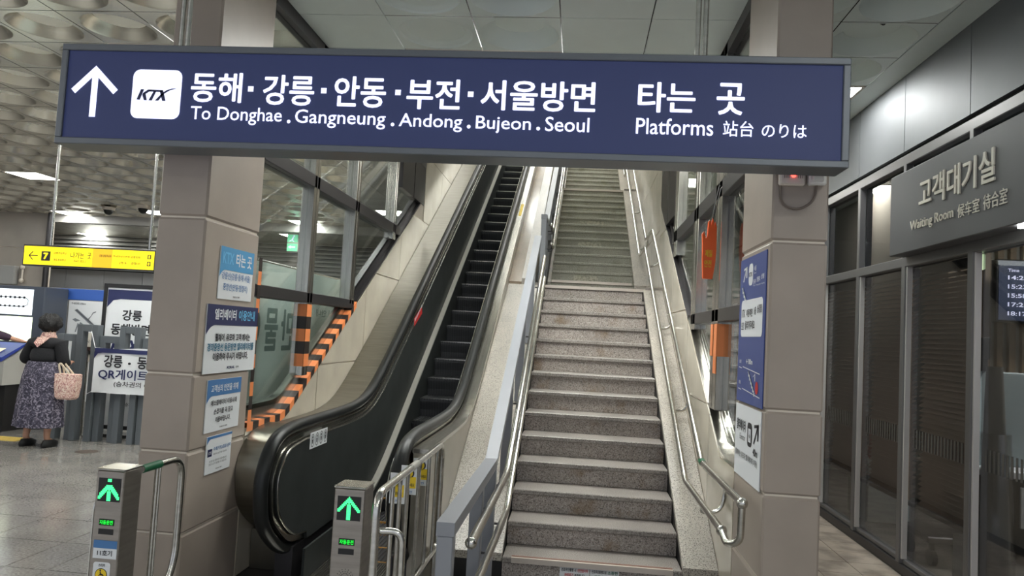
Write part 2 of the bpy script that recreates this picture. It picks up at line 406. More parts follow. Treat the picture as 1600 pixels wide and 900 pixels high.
def clip(poly, f):
    """Keep the part of a polygon where f(p) >= 0 (f affine)."""
    out = []
    for i, p in enumerate(poly):
        q = poly[(i + 1) % len(poly)]; a, c = f(p), f(q)
        if a >= 0: out.append(p)
        if (a >= 0) != (c >= 0): t = a / (a - c); out.append((p[0] + (q[0] - p[0]) * t, p[1] + (q[1] - p[1]) * t))
    return out
def sp(y, y0, s=.16): 
    t = (y - y0) / s
    return s * (t if t > 30 else math.log1p(math.exp(t)))

# ================================================================ SETTING
# ---- floors
b = B(); b.box(-22, 2.42, -4, 21, -.12, -.004); floor = struct('floor', b, FLOORJ)
def tiles(parent, xs, ys, z, m, name='tile', gap=.005, th=.004, skip=None):
    cache = {}
    for i in range(len(xs) - 1):
        for j in range(len(ys) - 1):
            if skip and skip(xs[i], xs[i + 1], ys[j], ys[j + 1]): continue
            k = (round(xs[i + 1] - xs[i], 3), round(ys[j + 1] - ys[j], 3))
            if k not in cache:
                q = B(); q.box(gap / 2, k[0] - gap / 2, gap / 2, k[1] - gap / 2, -th, 0); cache[k] = q.mesh(name, m)
            link(name, cache[k], parent, (xs[i], ys[j], z))
TX = [-3.17 - .57 * k for k in range(1, 14)][::-1] + [-3.45 + 0, -3.17, -2.6]
TX = sorted(set(round(v, 3) for v in [-4.0 - .57 * k for k in range(0, 12)] + [-3.45, -3.17, -2.6]))
TY = [4.37 + .535 * k for k in range(-3, 12)]
tiles(floor, TX, TY, 0, FLOORT, gap=.009, skip=lambda a, b_, c, d: b_ < -1.02 * d - .3 or a > -.5 * c + .2)
def rest_floor():
    q = B(); g = .005
    for i in range(-16, 60):
        x0 = -10.84 - .57 + .57 * 0
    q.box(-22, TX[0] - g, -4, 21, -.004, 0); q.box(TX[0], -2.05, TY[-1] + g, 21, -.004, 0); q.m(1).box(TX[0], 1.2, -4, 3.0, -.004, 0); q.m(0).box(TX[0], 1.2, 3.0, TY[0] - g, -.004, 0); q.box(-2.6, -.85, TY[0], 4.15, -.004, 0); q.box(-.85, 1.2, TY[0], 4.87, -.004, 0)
    q.box(TX[0], -2.45, TY[0], TY[-1], -.0042, -.002)
    return q
part('plain_paving', rest_floor(), [FLOORT, FLOOR_BOUNCE], floor, kind='stuff')
PX = [1.234 + .297 * k for k in range(0, 5)]; PY = [3.6 + .297 * k for k in range(0, 16)]
tiles(floor, PX, PY, 0, SLATE, 'paver')
b = B(); b.box(1.234, 2.42, PY[-1], 14, -.004, 0); b.box(1.234, 2.42, -4, 3.6, -.004, 0); part('plain_pavers', b, SLATE, floor, kind='stuff')

# ---- ceilings
def dish_mesh(w, h, r0, r1, dep, m, name, seg=28):
    """Ceiling panel with a recessed round dish: flat rim, sloping ring and inner disc."""
    q = B(); g = .004; sqv = []; V = []
    for k in range(seg):
        a = 2 * PI * k / seg; c, s = math.cos(a), math.sin(a); t = min((w / 2 - g) / max(1e-6, abs(c)), (h / 2 - g) / max(1e-6, abs(s)))
        sqv.append((c * t, s * t, 0))
    ring = lambda r, z: [(r * math.cos(2 * PI * k / seg), r * math.sin(2 * PI * k / seg), z) for k in range(seg)]
    cor = [(sx * (w / 2 - g), sy * (h / 2 - g), 0) for sx, sy in ((1, 1), (-1, 1), (-1, -1), (1, -1))]
    q.rings([sqv, ring(r0, 0), ring(r0 - .012, .012), ring((r0 + r1) / 2, dep * .62), ring(r1 + .01, dep), ring(r1, dep - .004)], cap=False)
    q.m(1).add(ring(r1, dep - .004), [tuple(range(seg))]).m(0)
    for ci, (x, y, _) in enumerate(cor):
        k0 = int((ci * 90 + 45) / 360 * seg - 1e-6); q.add([sqv[k0], (x, y, 0), sqv[(k0 + 1) % seg]], [(0, 1, 2)])
    me = q.mesh(name, m if isinstance(m, list) else [m, m]); sharp(me, 25); return me
def flat_mesh(w, h, m, name):
    q = B(); g = .004; q.box(-w / 2 + g, w / 2 - g, -h / 2 + g, h / 2 - g, 0, .012); return q.mesh(name, m)
CZ = 3.75
b = B(); b.box(-22, 2.42, -4, 21, CZ + .12, CZ + .2)
ceiling = None
b = B(); b.box(-22, -2.08, -4, 19.9, CZ + .13, CZ + .2); b.box(-2.08, 2.42, -4, 8.5, CZ + .13, CZ + .2); b.box(1.0, 2.42, 8.5, 13.2, CZ + .13, CZ + .2)
ceiling = struct('ceiling', b, CEILB)
tm = dish_mesh(.6, .6, .265, .185, .085, [CEILM, CEILD], 'ceiling_tile'); tflat = flat_mesh(.6, .6, CEILM, 'ceiling_tile')
LAMPS = []     # (x, y) centres of lamp tiles in the hall
lampxy = [(-8.98, 11.185), (-11.38, 15.1), (-8.98, 14.785), (-13.78, 19.3), (-11.38, 19.3), (-5.98, 15.385), (-4.18, 11.185), (-6.58, 3.385), (-9.58, 6.385), (-6.58, -.815), (-12.58, 9.385), (-3.58, 5.785), (-4.78, 6.985), (-3.58, 6.985), (-4.78, 8.185), (-5.38, 8.785), (-2.98, 8.785), (-6.58, .985), (-9.58, 3.385), (-3.58, 13.585), (-13.78, 13.585), (-8.38, 7.585), (-6.58, 5.785), (-10.78, 9.985), (-7.18, 17.785)]  # later entries are unseen lamps, added to brighten the hall
snapx = lambda x: -3.28 - .6 * round((-3.28 - x - .3) / .6) - .3
snapy = lambda y: .085 + .6 * round((y - .085 - .3) / .6) + .3
LAMPS = [(round(snapx(x), 3), round(snapy(y), 3)) for x, y in lampxy]
rest = B(); dproto = None; cnt = 0
for i in range(-2, 26):
    for j in range(-7, 33):
        cx, cy = round(-3.28 - .6 * i - .3, 3), round(.085 + .6 * j + .3, 3)
        if (cx, cy) in LAMPS or cx < -19: continue
        if i < -1 and cy < 3.4: pass
        vis = -.86 * cy - .6 < cx < -.335 * cy and cy > 4.2 and cy < 15.7
        if vis and cnt < 290: link('ceiling_tile', tm, ceiling, (cx, cy, CZ)); cnt += 1
        else: rest.box(cx - .296, cx + .296, cy - .296, cy + .296, CZ, CZ + .012)
part('outer_ceiling_tiles', rest, CEILM, ceiling, kind='stuff')
cm0 = flat_mesh(.61, .6, CEILP, 'ceiling_panel'); cm1 = dish_mesh(.61, .6, .285, .18, .10, CEILP, 'ceiling_panel'); cm2 = dish_mesh(.61, .6, .27, .2, .03, CEILP, 'ceiling_panel')
CLAMP = []  # lamp tiles; most are unseen additions that brighten the stairs and pillars
for i in range(5):
    for j in range(-6, 14):
        cx, cy = -2.05 + .61 * i + .305, .085 + .6 * j + .3
        if (j in (-3, 9) and i == 2) or (j in (11,) and i == 4) or (j == 9 and i == 1) or (j == 10 and i == 3): CLAMP.append((cx, cy)); continue
        me = cm1 if (i == 2 and j >= 5) else cm2 if (i == 1 and j >= 6) else cm0
        link('ceiling_panel', me, ceiling, (cx, cy, CZ))
for i in range(2):
    for j in range(-6, 22):
        cx, cy = 1.005 + .61 * i + .305, .085 + .6 * j + .3
        if (i == 1 and j in (10, 1, -4)) or (i == 0 and j in (16,)): CLAMP.append((cx, cy)); continue
        link('ceiling_panel', cm1 if (i == 1 or j % 2) and j < 10 else cm0, ceiling, (cx, cy, CZ))
b = B(); b.box(2.229, 2.42, -4, 13.2, CZ, CZ + .012); part('edge_panel', b, CEILP, ceiling)
b = B(); b.box(-22, -2.08, 15.7, 15.9, 3.58, CZ + .1); struct('trim_1', b, SOFFIT)

# ---- pillars
def pillar(x0, x1, y0, y1):
    r = sgroup('pillar', None, ((x0 + x1) / 2, (y0 + y1) / 2, 0))
    q = B(); q.box(x0 + .012, x1 - .012, y0 + .012, y1 - .012, 0, CZ + .12); part('core', q, JOINT, r)
    for z0, z1 in ((0, .435), (.435, .867), (.867, 1.285), (1.285, 2.143), (2.143, 3.0), (3.0, CZ + .11)):
        q = B(); q.bevbox(x0, x1, y0, y1, z0 + .005, z1 - .005, .011); part('panel', q, PILLAR, r)
    return r
pillar(-2.33, -2.05, 3.84, 4.52); pillar(.955, 1.234, 3.84, 4.52)
SIL_L = lambda y: .92 + .563 * sp(y, 5.12, .05)
SIL_R = lambda y: .87 + .557 * sp(y, 4.98, .05)

# ---- stone walls either side of the well
def stone_wall(name, x, sgn, y0, y1, ys, zs, sil, top):
    """Panels on the face x, backing on the far side (sgn = direction away from the well)."""
    r = sgroup(name, None, (x, y0, 0)); n = 24
    yy = [y0 + (y1 - y0) * k / n for k in range(n + 1)]
    q = B(); q.strip('x', x + sgn * .012, x + sgn * .1, [(y, -.1) for y in yy], [(y, sil(y) - .004) for y in yy]); part('backing', q, JOINT, r)
    k0 = (sil(y1) - sil(y1 - .5)) / .5; yk = y1 - (sil(y1) - sil(y0)) / k0
    for i in range(len(ys) - 1):
        for j in range(len(zs) - 1):
            p = [(ys[i] + .006, zs[j] + .006), (ys[i + 1] - .006, zs[j] + .006), (ys[i + 1] - .006, zs[j + 1] - .006), (ys[i] + .006, zs[j + 1] - .006)]
            if top: p = clip(p, lambda t: sil(y0) + k0 * max(0, 0) - t[1] if False else max(sil(t[0]), 0) - t[1]) if False else clip2(p, sil, y0, yk, k0)
            for poly in p if top else [p]:
                if len(poly) > 2: q = B(); q.prism('x', x, x + sgn * .014, poly); part('stone_panel', q, STONE, r)
    return r
def clip2(p, sil, y0, yk, k0):
    """Clip under a flat-then-sloping top edge: the flat side and the sloping side separately, joined where both keep area."""
    a = clip(clip(p, lambda t: yk - t[0]), lambda t: sil(y0) - t[1]); c = clip(clip(p, lambda t: t[0] - yk), lambda t: sil(y0) + k0 * (t[0] - yk) - t[1])
    return [q for q in (a, c) if len(q) > 2]
ZS = [0, .435, .867, 1.27, 2.13, 2.98, 3.84, 4.7, 5.56, 6.42, 7.3, 8.2]
stone_wall('wall_escalator_side', -2.05, -1, 4.52, 9.3, [4.52, 5.76, 6.96, 8.2, 9.3], ZS[:6], SIL_L, True)
stone_wall('wall_stair_side', .955, 1, 4.52, 9.3, [4.52, 5.4, 6.6, 7.8, 9.3], [0, .435, .70, 1.17, 1.9, 2.9, 4], SIL_R, True)
def upper_wall(name, x, sgn, ys):
    r = sgroup(name, None, (x, 9.3, 0)); q = B(); q.box(x + sgn * .012, x + sgn * .12, 9.3, 22, 0, 8.2); part('backing', q, JOINT, r)
    for i in range(len(ys) - 1):
        for j in range(3, len(ZS) - 1):
            if ZS[j + 1] < (ys[i] - 6) * .5: continue
            q = B(); q.box(x, x + sgn * .014, ys[i] + .003, ys[i + 1] - .003, ZS[j] + .003, ZS[j + 1] - .003); part('stone_panel', q, STONE, r)
upper_wall('wall_escalator_upper_side', -2.05, -1, [9.3, 10.4, 11.6, 12.8, 14.0, 15.2, 16.4, 17.6, 19, 20.5, 22])
upper_wall('wall_stair_upper_side', .955, 1, [9.3, 10.4, 11.6, 12.8, 14.0, 15.2, 16.4, 17.6, 19, 20.5, 22])
b = B(); b.box(-2.17, 1.07, 8.5, 8.62, CZ, 8.3); struct('wall_bulkhead', b, CEILP)
b = B(); b.box(-2.17, 1.07, 8.5, 22.1, 8.2, 8.3); struct('ceiling_stairwell', b, CEILP)
b = B(); b.box(-2.17, 1.07, 22, 22.1, 0, 8.2); struct('wall_stairwell_end', b, STONE)
b = B(); b.box(-2.05, .955, 18.2, 22, 5.4, 5.65); struct('floor_upper', b, FLOORT)

# ---- glazed partitions above the stone walls
def partition(name, x, sgn, sil, posts, y_end, beam, trans, yt_end):
    r = sgroup(name, None, (x, 4.52, .9)); xa, xb = x, x + sgn * .1; xm = x + sgn * .05
    ys = [4.52 + .07 * k for k in range(int((y_end - 4.52) / .07) + 1)]
    for nm, m_, yr in (('sloping_sill', STEEL, [y for y in ys if y <= 6.7]), ('sloping_sill', DARKM, [y for y in ys if y >= 6.6])):
        q = B(); q.strip('x', xa + sgn * .004, xb + sgn * .03, [(y, sil(y)) for y in yr], [(y, sil(y) + .025) for y in yr]); q.strip('x', xa + sgn * .045, xb, [(y, sil(y) + .02) for y in yr], [(y, sil(y) + .13) for y in yr]); part(nm, q, m_, r)
    for a, c in posts:
        z0 = sil((a + c) / 2) + .08; m_ = (a + c) / 2
        q = B(); q.bevbox(xa, xb, a, m_ - .006, z0, CZ, .004); q.bevbox(xa, xb, m_ + .006, c, z0, CZ, .004); q.box(xa + sgn * .015, xb - sgn * .015, m_ - .008, m_ + .008, z0, CZ); part('post', q, STEELD, r)
    q = B(); ye = beam[2]; q.bevbox(xa - sgn * .0, xb + sgn * .02, 4.52, ye, beam[0], beam[1], .004); part('beam', q, DARKM, r)
    q = B(); q.bevbox(xa, xb + sgn * .01, 4.52, yt_end, trans[0], trans[1], .004); part('transom', q, DARKM, r)
    q = B(); q.box(xa, xb, 4.52, y_end, CZ - .09, CZ + .1); part('head_rail', q, DARKM, r)
    k0 = (sil(y_end) - sil(y_end - .5)) / .5; yk = y_end - (sil(y_end) - sil(4.52)) / k0
    ed = [4.52] + [t for p in posts for t in p] + [y_end]
    for i in range(0, len(ed), 2):
        for z0, z1 in ((sil(4.52), trans[0]), (trans[1], beam[0]), (beam[1], CZ - .09)):
            p = [(ed[i], z0), (ed[i + 1], z0), (ed[i + 1], z1), (ed[i], z1)]
            if i and ed[i] > yt_end and z0 < trans[1] + .01: p = [(ed[i], sil(4.52)), (ed[i + 1], sil(4.52)), (ed[i + 1], z1), (ed[i], z1)] if z0 > 1 else []
            if not p: continue
            p = clip(p, lambda t: t[1] - (sil(4.52) + k0 * (t[0] - yk)) - .1)
            p = clip(p, lambda t: t[1] - sil(4.52) - .1) if p else p
            if len(p) > 2: q = B(); q.prism('x', xm - .005, xm + .005, p); part('pane', q, GLASS, r)
    return r
win1 = partition('window_1', -2.05, -1, SIL_L, [(5.42, 5.53), (6.46, 6.58), (7.82, 7.94)], 9.3, (2.63, 2.73, 8.15), (1.75, 1.83), 6.6)
win2 = partition('window_2', .955, 1, SIL_R, [(5.22, 5.46), (6.24, 6.48), (7.62, 7.86)], 9.3, (2.64, 2.76, 8.0), (1.76, 1.85), 6.45)
b = B(); b.box(.957, 1.05, 7.9, 8.55, 2.95, CZ); b.box(.957, 1.05, 8.58, 9.29, 2.95, CZ); part('spandrel_panel', b, DARKM, win2)
b = B(); b.box(-2.14, -2.052, 8.1, 8.68, 3.18, CZ); b.box(-2.14, -2.052, 8.71, 9.29, 3.18, CZ); part('spandrel_panel', b, DARKM, win1)

# ---- hall walls on the far left
r = sgroup('wall_left', None, (-16, 15.6, 0)); b = B(); b.box(-22, -12.0, 15.62, 15.75, 0, CZ + .1); part('backing', b, JOINT, r)
for x0, x1 in ((-18.3, -15.3), (-15.3, -13.55), (-13.55, -12.0)):
    for z0, z1 in ((0, 1.35), (1.35, 2.95), (2.95, CZ)): b = B(); b.box(x0 + .006, x1 - .006, 15.6, 15.63, z0 + .006, z1 - .006); part('wall_panel', b, WALLB, r)
r = sgroup('wall_back', None, (-8, 19.8, 0)); b = B(); b.box(-20, -2.1, 19.82, 19.95, 0, 6); part('backing', b, CEILB, r)
x = -19.2
while x < -2.2:
    b = B(); b.box(x + .008, x + 1.142, 19.79, 19.83, 0, 1.4); part('wall_panel', b, WALLG, r); b = B(); b.box(x + .008, x + 1.142, 19.79, 19.83, 1.412, 2.75); part('wall_panel', b, WALLG, r); x += 1.15
for k in range(9): b = B(); b.add([(-19.2, 19.72, 2.84 + .115 * k), (-2.2, 19.72, 2.84 + .115 * k), (-2.2, 19.80, 2.91 + .115 * k), (-19.2, 19.80, 2.91 + .115 * k), (-19.2, 19.72, 2.80 + .115 * k), (-2.2, 19.72, 2.80 + .115 * k), (-2.2, 19.80, 2.87 + .115 * k), (-19.2, 19.80, 2.87 + .115 * k)], [(0, 1, 2, 3), (7, 6, 5, 4), (0, 4, 5, 1), (3, 2, 6, 7), (0, 3, 7, 4), (1, 5, 6, 2)]); part('louvre_slat', b, LOUV, r)
b = B(); b.tube([(-11.92, 15.5, 0), (-11.92, 15.5, CZ)], .06); struct('trim_2', b, DARKM, True)
# closing walls so the hall is a room
b = B(); b.box(-22.1, -22, -4, 21, 0, CZ + .1); struct('wall_far_left', b, WALLB)
r = sgroup('wall_passage_end', None, (1.7, 13, 0)); b = B(); b.box(1.07, 2.42, 13.03, 13.2, 0, CZ); part('backing', b, JOINT, r)
for k in range(15): b = B(); b.box(1.08, 2.41, 13.0, 13.035, .25 * k + .004, min(CZ, .25 * k + .246)); part('wall_panel', b, mat('passage_tile_%d' % k, (176, 184, 172), .35) if k == 0 else MATS['passage_tile_0'], r)

# ---- waiting room front on the right
r = sgroup('wall_right', None, (2.42, 5, 0))
JY = [-4, -1.5, .6, 1.75, 2.9, 3.87, 4.87, 5.83, 6.75, 7.7, 8.65, 9.6, 10.6, 11.6, 13.0]
for i in range(len(JY) - 1): b = B(); b.box(2.42, 2.5, JY[i] + .004, JY[i + 1] - .004, 3.15, CZ + .1); part('metal_panel', b, METALW, r)
b = B(); b.box(2.45, 2.6, -4, 13, 3.1, 3.16); part('shadow_gap', b, CEILB, r)
win3 = sgroup('window_3', None, (2.42, 5, 0))
b = B(); b.bevbox(2.425, 2.52, -4, 13, 0, .075, .006); part('bottom_rail', b, DARKM, win3)
b = B(); b.bevbox(2.445, 2.52, -4, 13, .075, .11, .004); part('glazing_bead', b, MULL, win3)
b = B(); b.bevbox(2.42, 2.52, -4, 13, 2.26, 2.335, .006); part('transom', b, MULL, win3)
b = B(); b.bevbox(2.42, 2.52, -4, 13, 3.04, 3.12, .006); part('head_rail', b, MULL, win3)
for y in JY[1:-1]:
    b = B(); b.bevbox(2.42, 2.473, y - .055, y + .008, .075, 2.27, .004); part('mullion', b, MULL, win3)
    b = B(); b.bevbox(2.43, 2.47, y - .072, y - .056, .11, 2.26, .003); part('glazing_bead', b, LIT_BEAD, win3)
    b = B(); b.bevbox(2.42, 2.473, y - .045, y + .005, 2.33, 3.05, .004); part('mullion', b, MULL, win3)
for i in range(3, len(JY) - 1):
    b = B(); b.box(2.474, 2.482, JY[i] + .008, JY[i + 1] - .075, .11, 2.26); p = part('pane', b, DGLASS, win3)
    b = B()
    n = int((JY[i + 1] - JY[i] - .12) / .045)
    for k in range(n): b.box(2.470, 2.4735, JY[i] + .04 + .045 * k, JY[i] + .058 + .045 * k, .93, 1.06)
    part('frosted_dashes', b, FROST, p, kind='stuff')
    b = B(); b.box(2.474, 2.482, JY[i] + .005, JY[i + 1] - .045, 2.335, 3.04); part('pane', b, UGLASS, win3)
# waiting room shell
b = B(); b.box(2.42, 7.2, -4, 13, -.1, -.002); struct('floor_waiting_room', b, FLOORT)
b = B(); b.box(2.52, 7.2, -4, 13, 3.12, 3.2); struct('ceiling_waiting_room', b, SOFFIT)
b = B(); b.box(6.2, 6.3, -4, 13, 0, 3.12); struct('wall_waiting_room_back', b, WALLB)
b = B(); b.box(2.52, 6.3, 10.5, 10.6, 0, 3.12); struct('wall_waiting_room_end', b, WALLG)
b = B(); b.box(4.3, 6.2, 8.2, 8.3, 0, 1.35); b.box(4.3, 6.2, 8.3, 8.4, 0, 3.12); struct('trim_3', b, SOFFIT)

# ================================================================ STAIRCASE
R_, T_ = .157, .30
XL, XR = -.42, .73
stair = thing('staircase', 'grey granite staircase with two landings rising between stone slopes', 'staircase', (.15, 4.9, 0))
def stepmesh(g, tr):
    q = B(); q.box(XL, XR, .022, .33, -R_ + .001, -.036)
    t = B(); t.bevbox(XL, XR, 0, .325, -.036, 0, .006)
    return q.mesh('step', g), t.mesh('tread', tr)
rm, tmh = stepmesh(STEP, TREAD); rm2, tmh2 = stepmesh(STEPG, STEPG)
def flight(y1, z0, n, a, c):
    for i in range(n):
        o = link('step', a, stair, (0, y1 + i * T_, z0 + (i + 1) * R_)); link('tread', c, o, (0, y1 + i * T_, z0 + (i + 1) * R_))
Y1 = 4.867
flight(Y1, 0, 13, rm, tmh)
ZL1, Y2 = 14 * R_, Y1 + 13 * T_ + 1.21
ZL2, Y3 = 28 * R_, Y2 + 13 * T_ + 1.21
flight(Y2, ZL1, 13, rm2, tmh2); flight(Y3, ZL2, 8, rm2, tmh2)
def landing(y0, y1, z, m):
    q = B(); q.box(XL, XR, y0 + .022, y1 + .06, z - R_ + .001, z - .036); o = part('landing', q, m, stair)
    q = B(); q.bevbox(XL - .03, XR + .03, y0, y1 + .02, z - .036, z, .006); part('landing_slab', q, TREAD, o)
    q = B(); q.box(XL - .03, XR + .03, y0 - .006, y0 + .035, z - .03, z + .004); part('nosing_strip', q, ALU, o)
landing(Y1 + 13 * T_, Y2, ZL1, STEP); landing(Y2 + 13 * T_, Y3, ZL2, STEPG)
q = B(); q.box(XL + .06, XR - .06, Y1 - .012, Y1 + .012, R_ - .03, R_ + .004); o = part('nosing_strip', q, ALU, stair)
q = B(); q.box(XL + .06, XR - .06, Y1 + .013, Y1 + .035, R_ - .004, R_ + .006); part('grip_strip', q, WOOD, o)
q = B(); q.box(XL + .03, XR - .05, Y2 - .008, Y2 + .03, ZL1 + R_ - .03, ZL1 + R_ + .004); part('nosing_strip', q, ALU, stair)
# notices stuck on the lowest riser and worn adverts on the second flight
for u0, u1, l1, l2 in ((-.045, .145, ('선로무단통행 시', '1천만원이하'), ('과태료가', '부과됩니다')), (.15, .335, ('선로무단통행으로', '소중한'), ('가족을', '잃을수 있습니다'))):
    pl = ('S', Y1 + .022); q = B(); brect(q, pl, u0, u1, .035, .122, .0, .003); o = part('warning_notice', q, PAPER, stair, label='white notice stuck on the lowest riser')
    text(pl, l1[0], u0 + .01, u0 + .105, .093, .115, INK, o, .005, .03); text(pl, l1[1], u0 + .112, u1 - .008, .093, .115, REDP if l1[0][-1] == '시' else GREENP, o, .005, .03)
    text(pl, l2[0], u0 + .03, u0 + .09, .062, .084, REDP if l1[0][-1] == '시' else GREENP, o, .005, .03); text(pl, l2[1], u0 + .096, u1 - .03, .062, .084, INK, o, .005, .03)
for n, u0, u1, h0, h1 in ((2, .0, .36, .02, .10), (3, .02, .36, .115, .13), (6, .03, .40, .03, .10), (9, .04, .46, .02, .11), (11, .08, .48, .07, .10)):
    q = B(); pl = ('S', Y2 + (n - 1) * T_ + .022); zb = ZL1 + (n - 1) * R_; brect(q, pl, u0 - .1, u1 - .12, zb + h0, zb + h1, 0, .002); part('worn_sticker', q, mat('worn_sticker_%d' % n, (186, 182, 166), .7, c2=(150, 148, 134), scale=30) if n == 2 else MATS['worn_sticker_2'], stair)
q = B(); pl = ('S', Y2 + .022); brect(q, pl, .0, .38, ZL1 + .02, ZL1 + .1, 0, .002); part('worn_sticker', q, MATS['worn_sticker_2'], stair)

# sloping granite slabs beside the flights
SL = R_ / T_
zs1 = lambda y: .178 + SL * (y - 4.87)
def slope_slab(x0, x1, ya, yb, f, m, th=.05, name='slope_slab', parent=None):
    q = B(); q.prism('x', x0, x1, [(ya + .003, f(ya) - th), (yb - .003, f(yb) - th), (yb - .003, f(yb)), (ya + .003, f(ya))]); return part(name, q, m, parent or stair)
for a, c in zip([4.87, 5.87, 6.82, 7.77], [5.87, 6.82, 7.77, 8.72]):
    slope_slab(-.85, XL - .003, a, c, zs1, CURB); slope_slab(XR + .003, .952, a, c, zs1, CURB)
q = B(); q.prism('x', -.845, XL - .005, [(4.90, 0), (22, 0), (22, 9), (8.7, zs1(8.7) - .05), (4.90, .13)]) if False else q.prism('x', -.845, XL - .005, [(4.90, 0), (8.7, 0), (8.7, zs1(8.7) - .052), (4.90, .132)]); part('black_plinth', q, BLACKB, stair)
q = B(); q.prism('x', XR + .005, .95, [(4.90, 0), (8.7, 0), (8.7, zs1(8.7) - .052), (4.90, .132)]); part('black_plinth', q, BLACKB, stair)
# landing side slabs and the second slope
for x0, x1 in ((-.62, XL - .03), (XR + .03, .952)):
    q = B(); q.box(x0, x1, 8.72, Y2 - .05, ZL1 - .1, ZL1 + .02); part('side_slab', q, TREAD, stair)
zs2 = lambda y: ZL1 + .178 + SL * (y - Y2)
for k in range(4):
    a = Y2 - .1 + k * .98; slope_slab(XR - .02 + .003, .952, a, a + .98, zs2, CURB, .4); slope_slab(-.56, XL + .02 - .003, a, a + .98, zs2, CURB, .4)
for x0, x1 in ((-.56, XL), (XR, .952)):
    q = B(); q.box(x0, x1, Y2 + 3.84, Y3, ZL2 - .2, ZL2 + .02); part('side_slab', q, TREAD, stair)
    slope_slab(x0, x1, Y3 - .1, Y3 + 2.6, lambda y: ZL2 + .178 + SL * (y - Y3), CURB, .4)
# brown stone ramp and pale parapet between the escalator and the upper flights
zs3 = lambda y: 2.215 + .577 * (y - 8.72)
for k in range(6): slope_slab(-.85, -.70, 8.74 + 1.3 * k, 8.74 + 1.3 * (k + 1), zs3, BROWNST, .6)
for k in range(6): slope_slab(-.697, -.57, 8.74 + 1.3 * k, 8.74 + 1.3 * (k + 1), lambda y: zs3(y) + .04, CURB, .7, 'parapet_panel')
q = B(); q.prism('x', -.84, -.44, [(8.72, 0), (17, 0), (17, 6.5), (8.72, 1.9)]); part('core', q, BLACKB, stair)

# ---- left balustrade of the stair: grey painted posts and a broad bar, with two steel handrails
def railing(y_a, y_k, y_e, zk, base):
    t = thing('stair_railing', 'grey painted bar railing with steel handrails beside the ' + ('lower stair flight' if base < 1 else 'upper stair flight'), 'railing', (-.5, y_a, base))
    zr = lambda y: zk + SL * max(0, y - y_k)
    xa, xb = -.53, -.455
    q = B(); q.prism('x', xa, xb, [(y_a, zk), (y_a, zk - .055), (y_k, zk - .055), (y_e, zr(y_e) - .055), (y_e, zr(y_e)), (y_k, zk)]); part('top_bar', q, GREYPAINT, t)
    py = [y_a + .035, y_a + (y_k - y_a) * .62, y_k + .02] + [y_k + .95 * k for k in range(1, int((y_e - y_k) / .95) + 1)]
    for i, y in enumerate(py):
        zb = base if y < y_k + .25 and base < 1 and y < 4.87 else (zs1(y) if base < 1 else zs2(y) if y > Y2 - .1 else ZL1)
        q = B(); q.bevbox(xa + .004, xb - .004, y - .035, y + .035, zb, zr(y - .035) - .056, .004); o = part('post', q, GREYPAINT, t)
    if base < 1: q = B(); q.bevbox(xa + .01, xb - .01, y_a + .07, 4.4, .12, .15, .003); part('bottom_bar', q, GREYPAINT, t)
    for nm, dz, xx, ys in (('upper_handrail', -.115, -.405, y_a + .15), ('lower_handrail', -.345, -.395, y_a + .25)):
        pts = [(xx, ys, zk + dz), (xx, y_k + .15, zk + dz), (xx, y_e - .1, zk + dz + SL * (y_e - .1 - y_k - .15))]
        q = B(); q.tube(fillet(pts, .1, 5), .021, 12); o = part(nm, q, STEEL, t, True)
        q = B(); q.ball((xx, ys, zk + dz), .026, 12, 8); part('ball_end', q, STEEL, o, True)
        for y in py[1:]:
            zz = zk + dz + SL * max(0, y - y_k - .15)
            if y > y_e - .2: continue
            q = B(); q.tube(fillet([(xb, y, zz - .05), (xx, y, zz - .05), (xx, y, zz - .015)], .02, 3), .007, 6); part('bracket', q, DARKM, o, True)
railing(2.99, 4.57, 8.15, .83, 0.0)
railing(9.2, 9.75, 13.9, ZL1 + .92, ZL1)

# ---- wall handrails on the right
t = thing('wall_handrail', 'pair of stainless handrails bracketed to the stone wall beside the stairs', 'handrail', (.9, 4, .6))
def railpath(x, dz, ya, k1, drop=0):
    return [(x, ya, dz), (x, k1, dz), (x, k1 + ZL1 / SL, ZL1 + dz), (x, Y2 + (k1 - Y1), ZL1 + dz), (x, Y2 + (k1 - Y1) + ZL1 / SL, ZL2 + dz), (x, Y3 + .35, ZL2 + dz), (x, Y3 + 2.5, ZL2 + dz + SL * 2.15)]
for nm, x, dz, ya, k1 in (('upper_handrail', .875, .80, 3.93, 5.17), ('lower_handrail', .815, .61, 4.12, 5.46)):
    q = B(); q.tube(fillet(railpath(x, dz, ya, k1), .06, 4), .0215, 12); o = part(nm, q, STEEL, t, True)
    q = B(); q.ball((x, ya, dz), .03, 12, 8); part('ball_end', q, STEEL, o, True)
q = B(); q.tube(fillet([(.875, 3.93, .80), (.875, 3.95, .60), (.82, 4.0, .57), (.815, 4.12, .61)], .07, 6), .0195, 12); part('return_bend', q, STEEL, t, True)
q = B(); q.tube([(.80, 4.02, .615), (.80, 4.022, .61)], .02, 6)
for y in [4.75, 6.35, 7.7, 9.2, 10.9, 12.4]:
    base = .61 + (0 if y < 5.46 else min(ZL1, SL * (y - 5.46)) + max(0, SL * (y - Y2 - .59)))
    q = B(); q.tube(fillet([(.952, y, base + .08), (.93, y, base - .04), (.815, y, base - .05), (.815, y, base - .01)], .07, 5), .0125, 8); q.tube([(.954, y, base + .08), (.944, y, base + .08)], .03, 12); part('bracket', q, STEEL, t, True)
q = B(); q.tube([(.875, 5.12, .80), (.875, 5.2, .81)], .0235, 12); part('green_tape', q, GREENT, t, True)

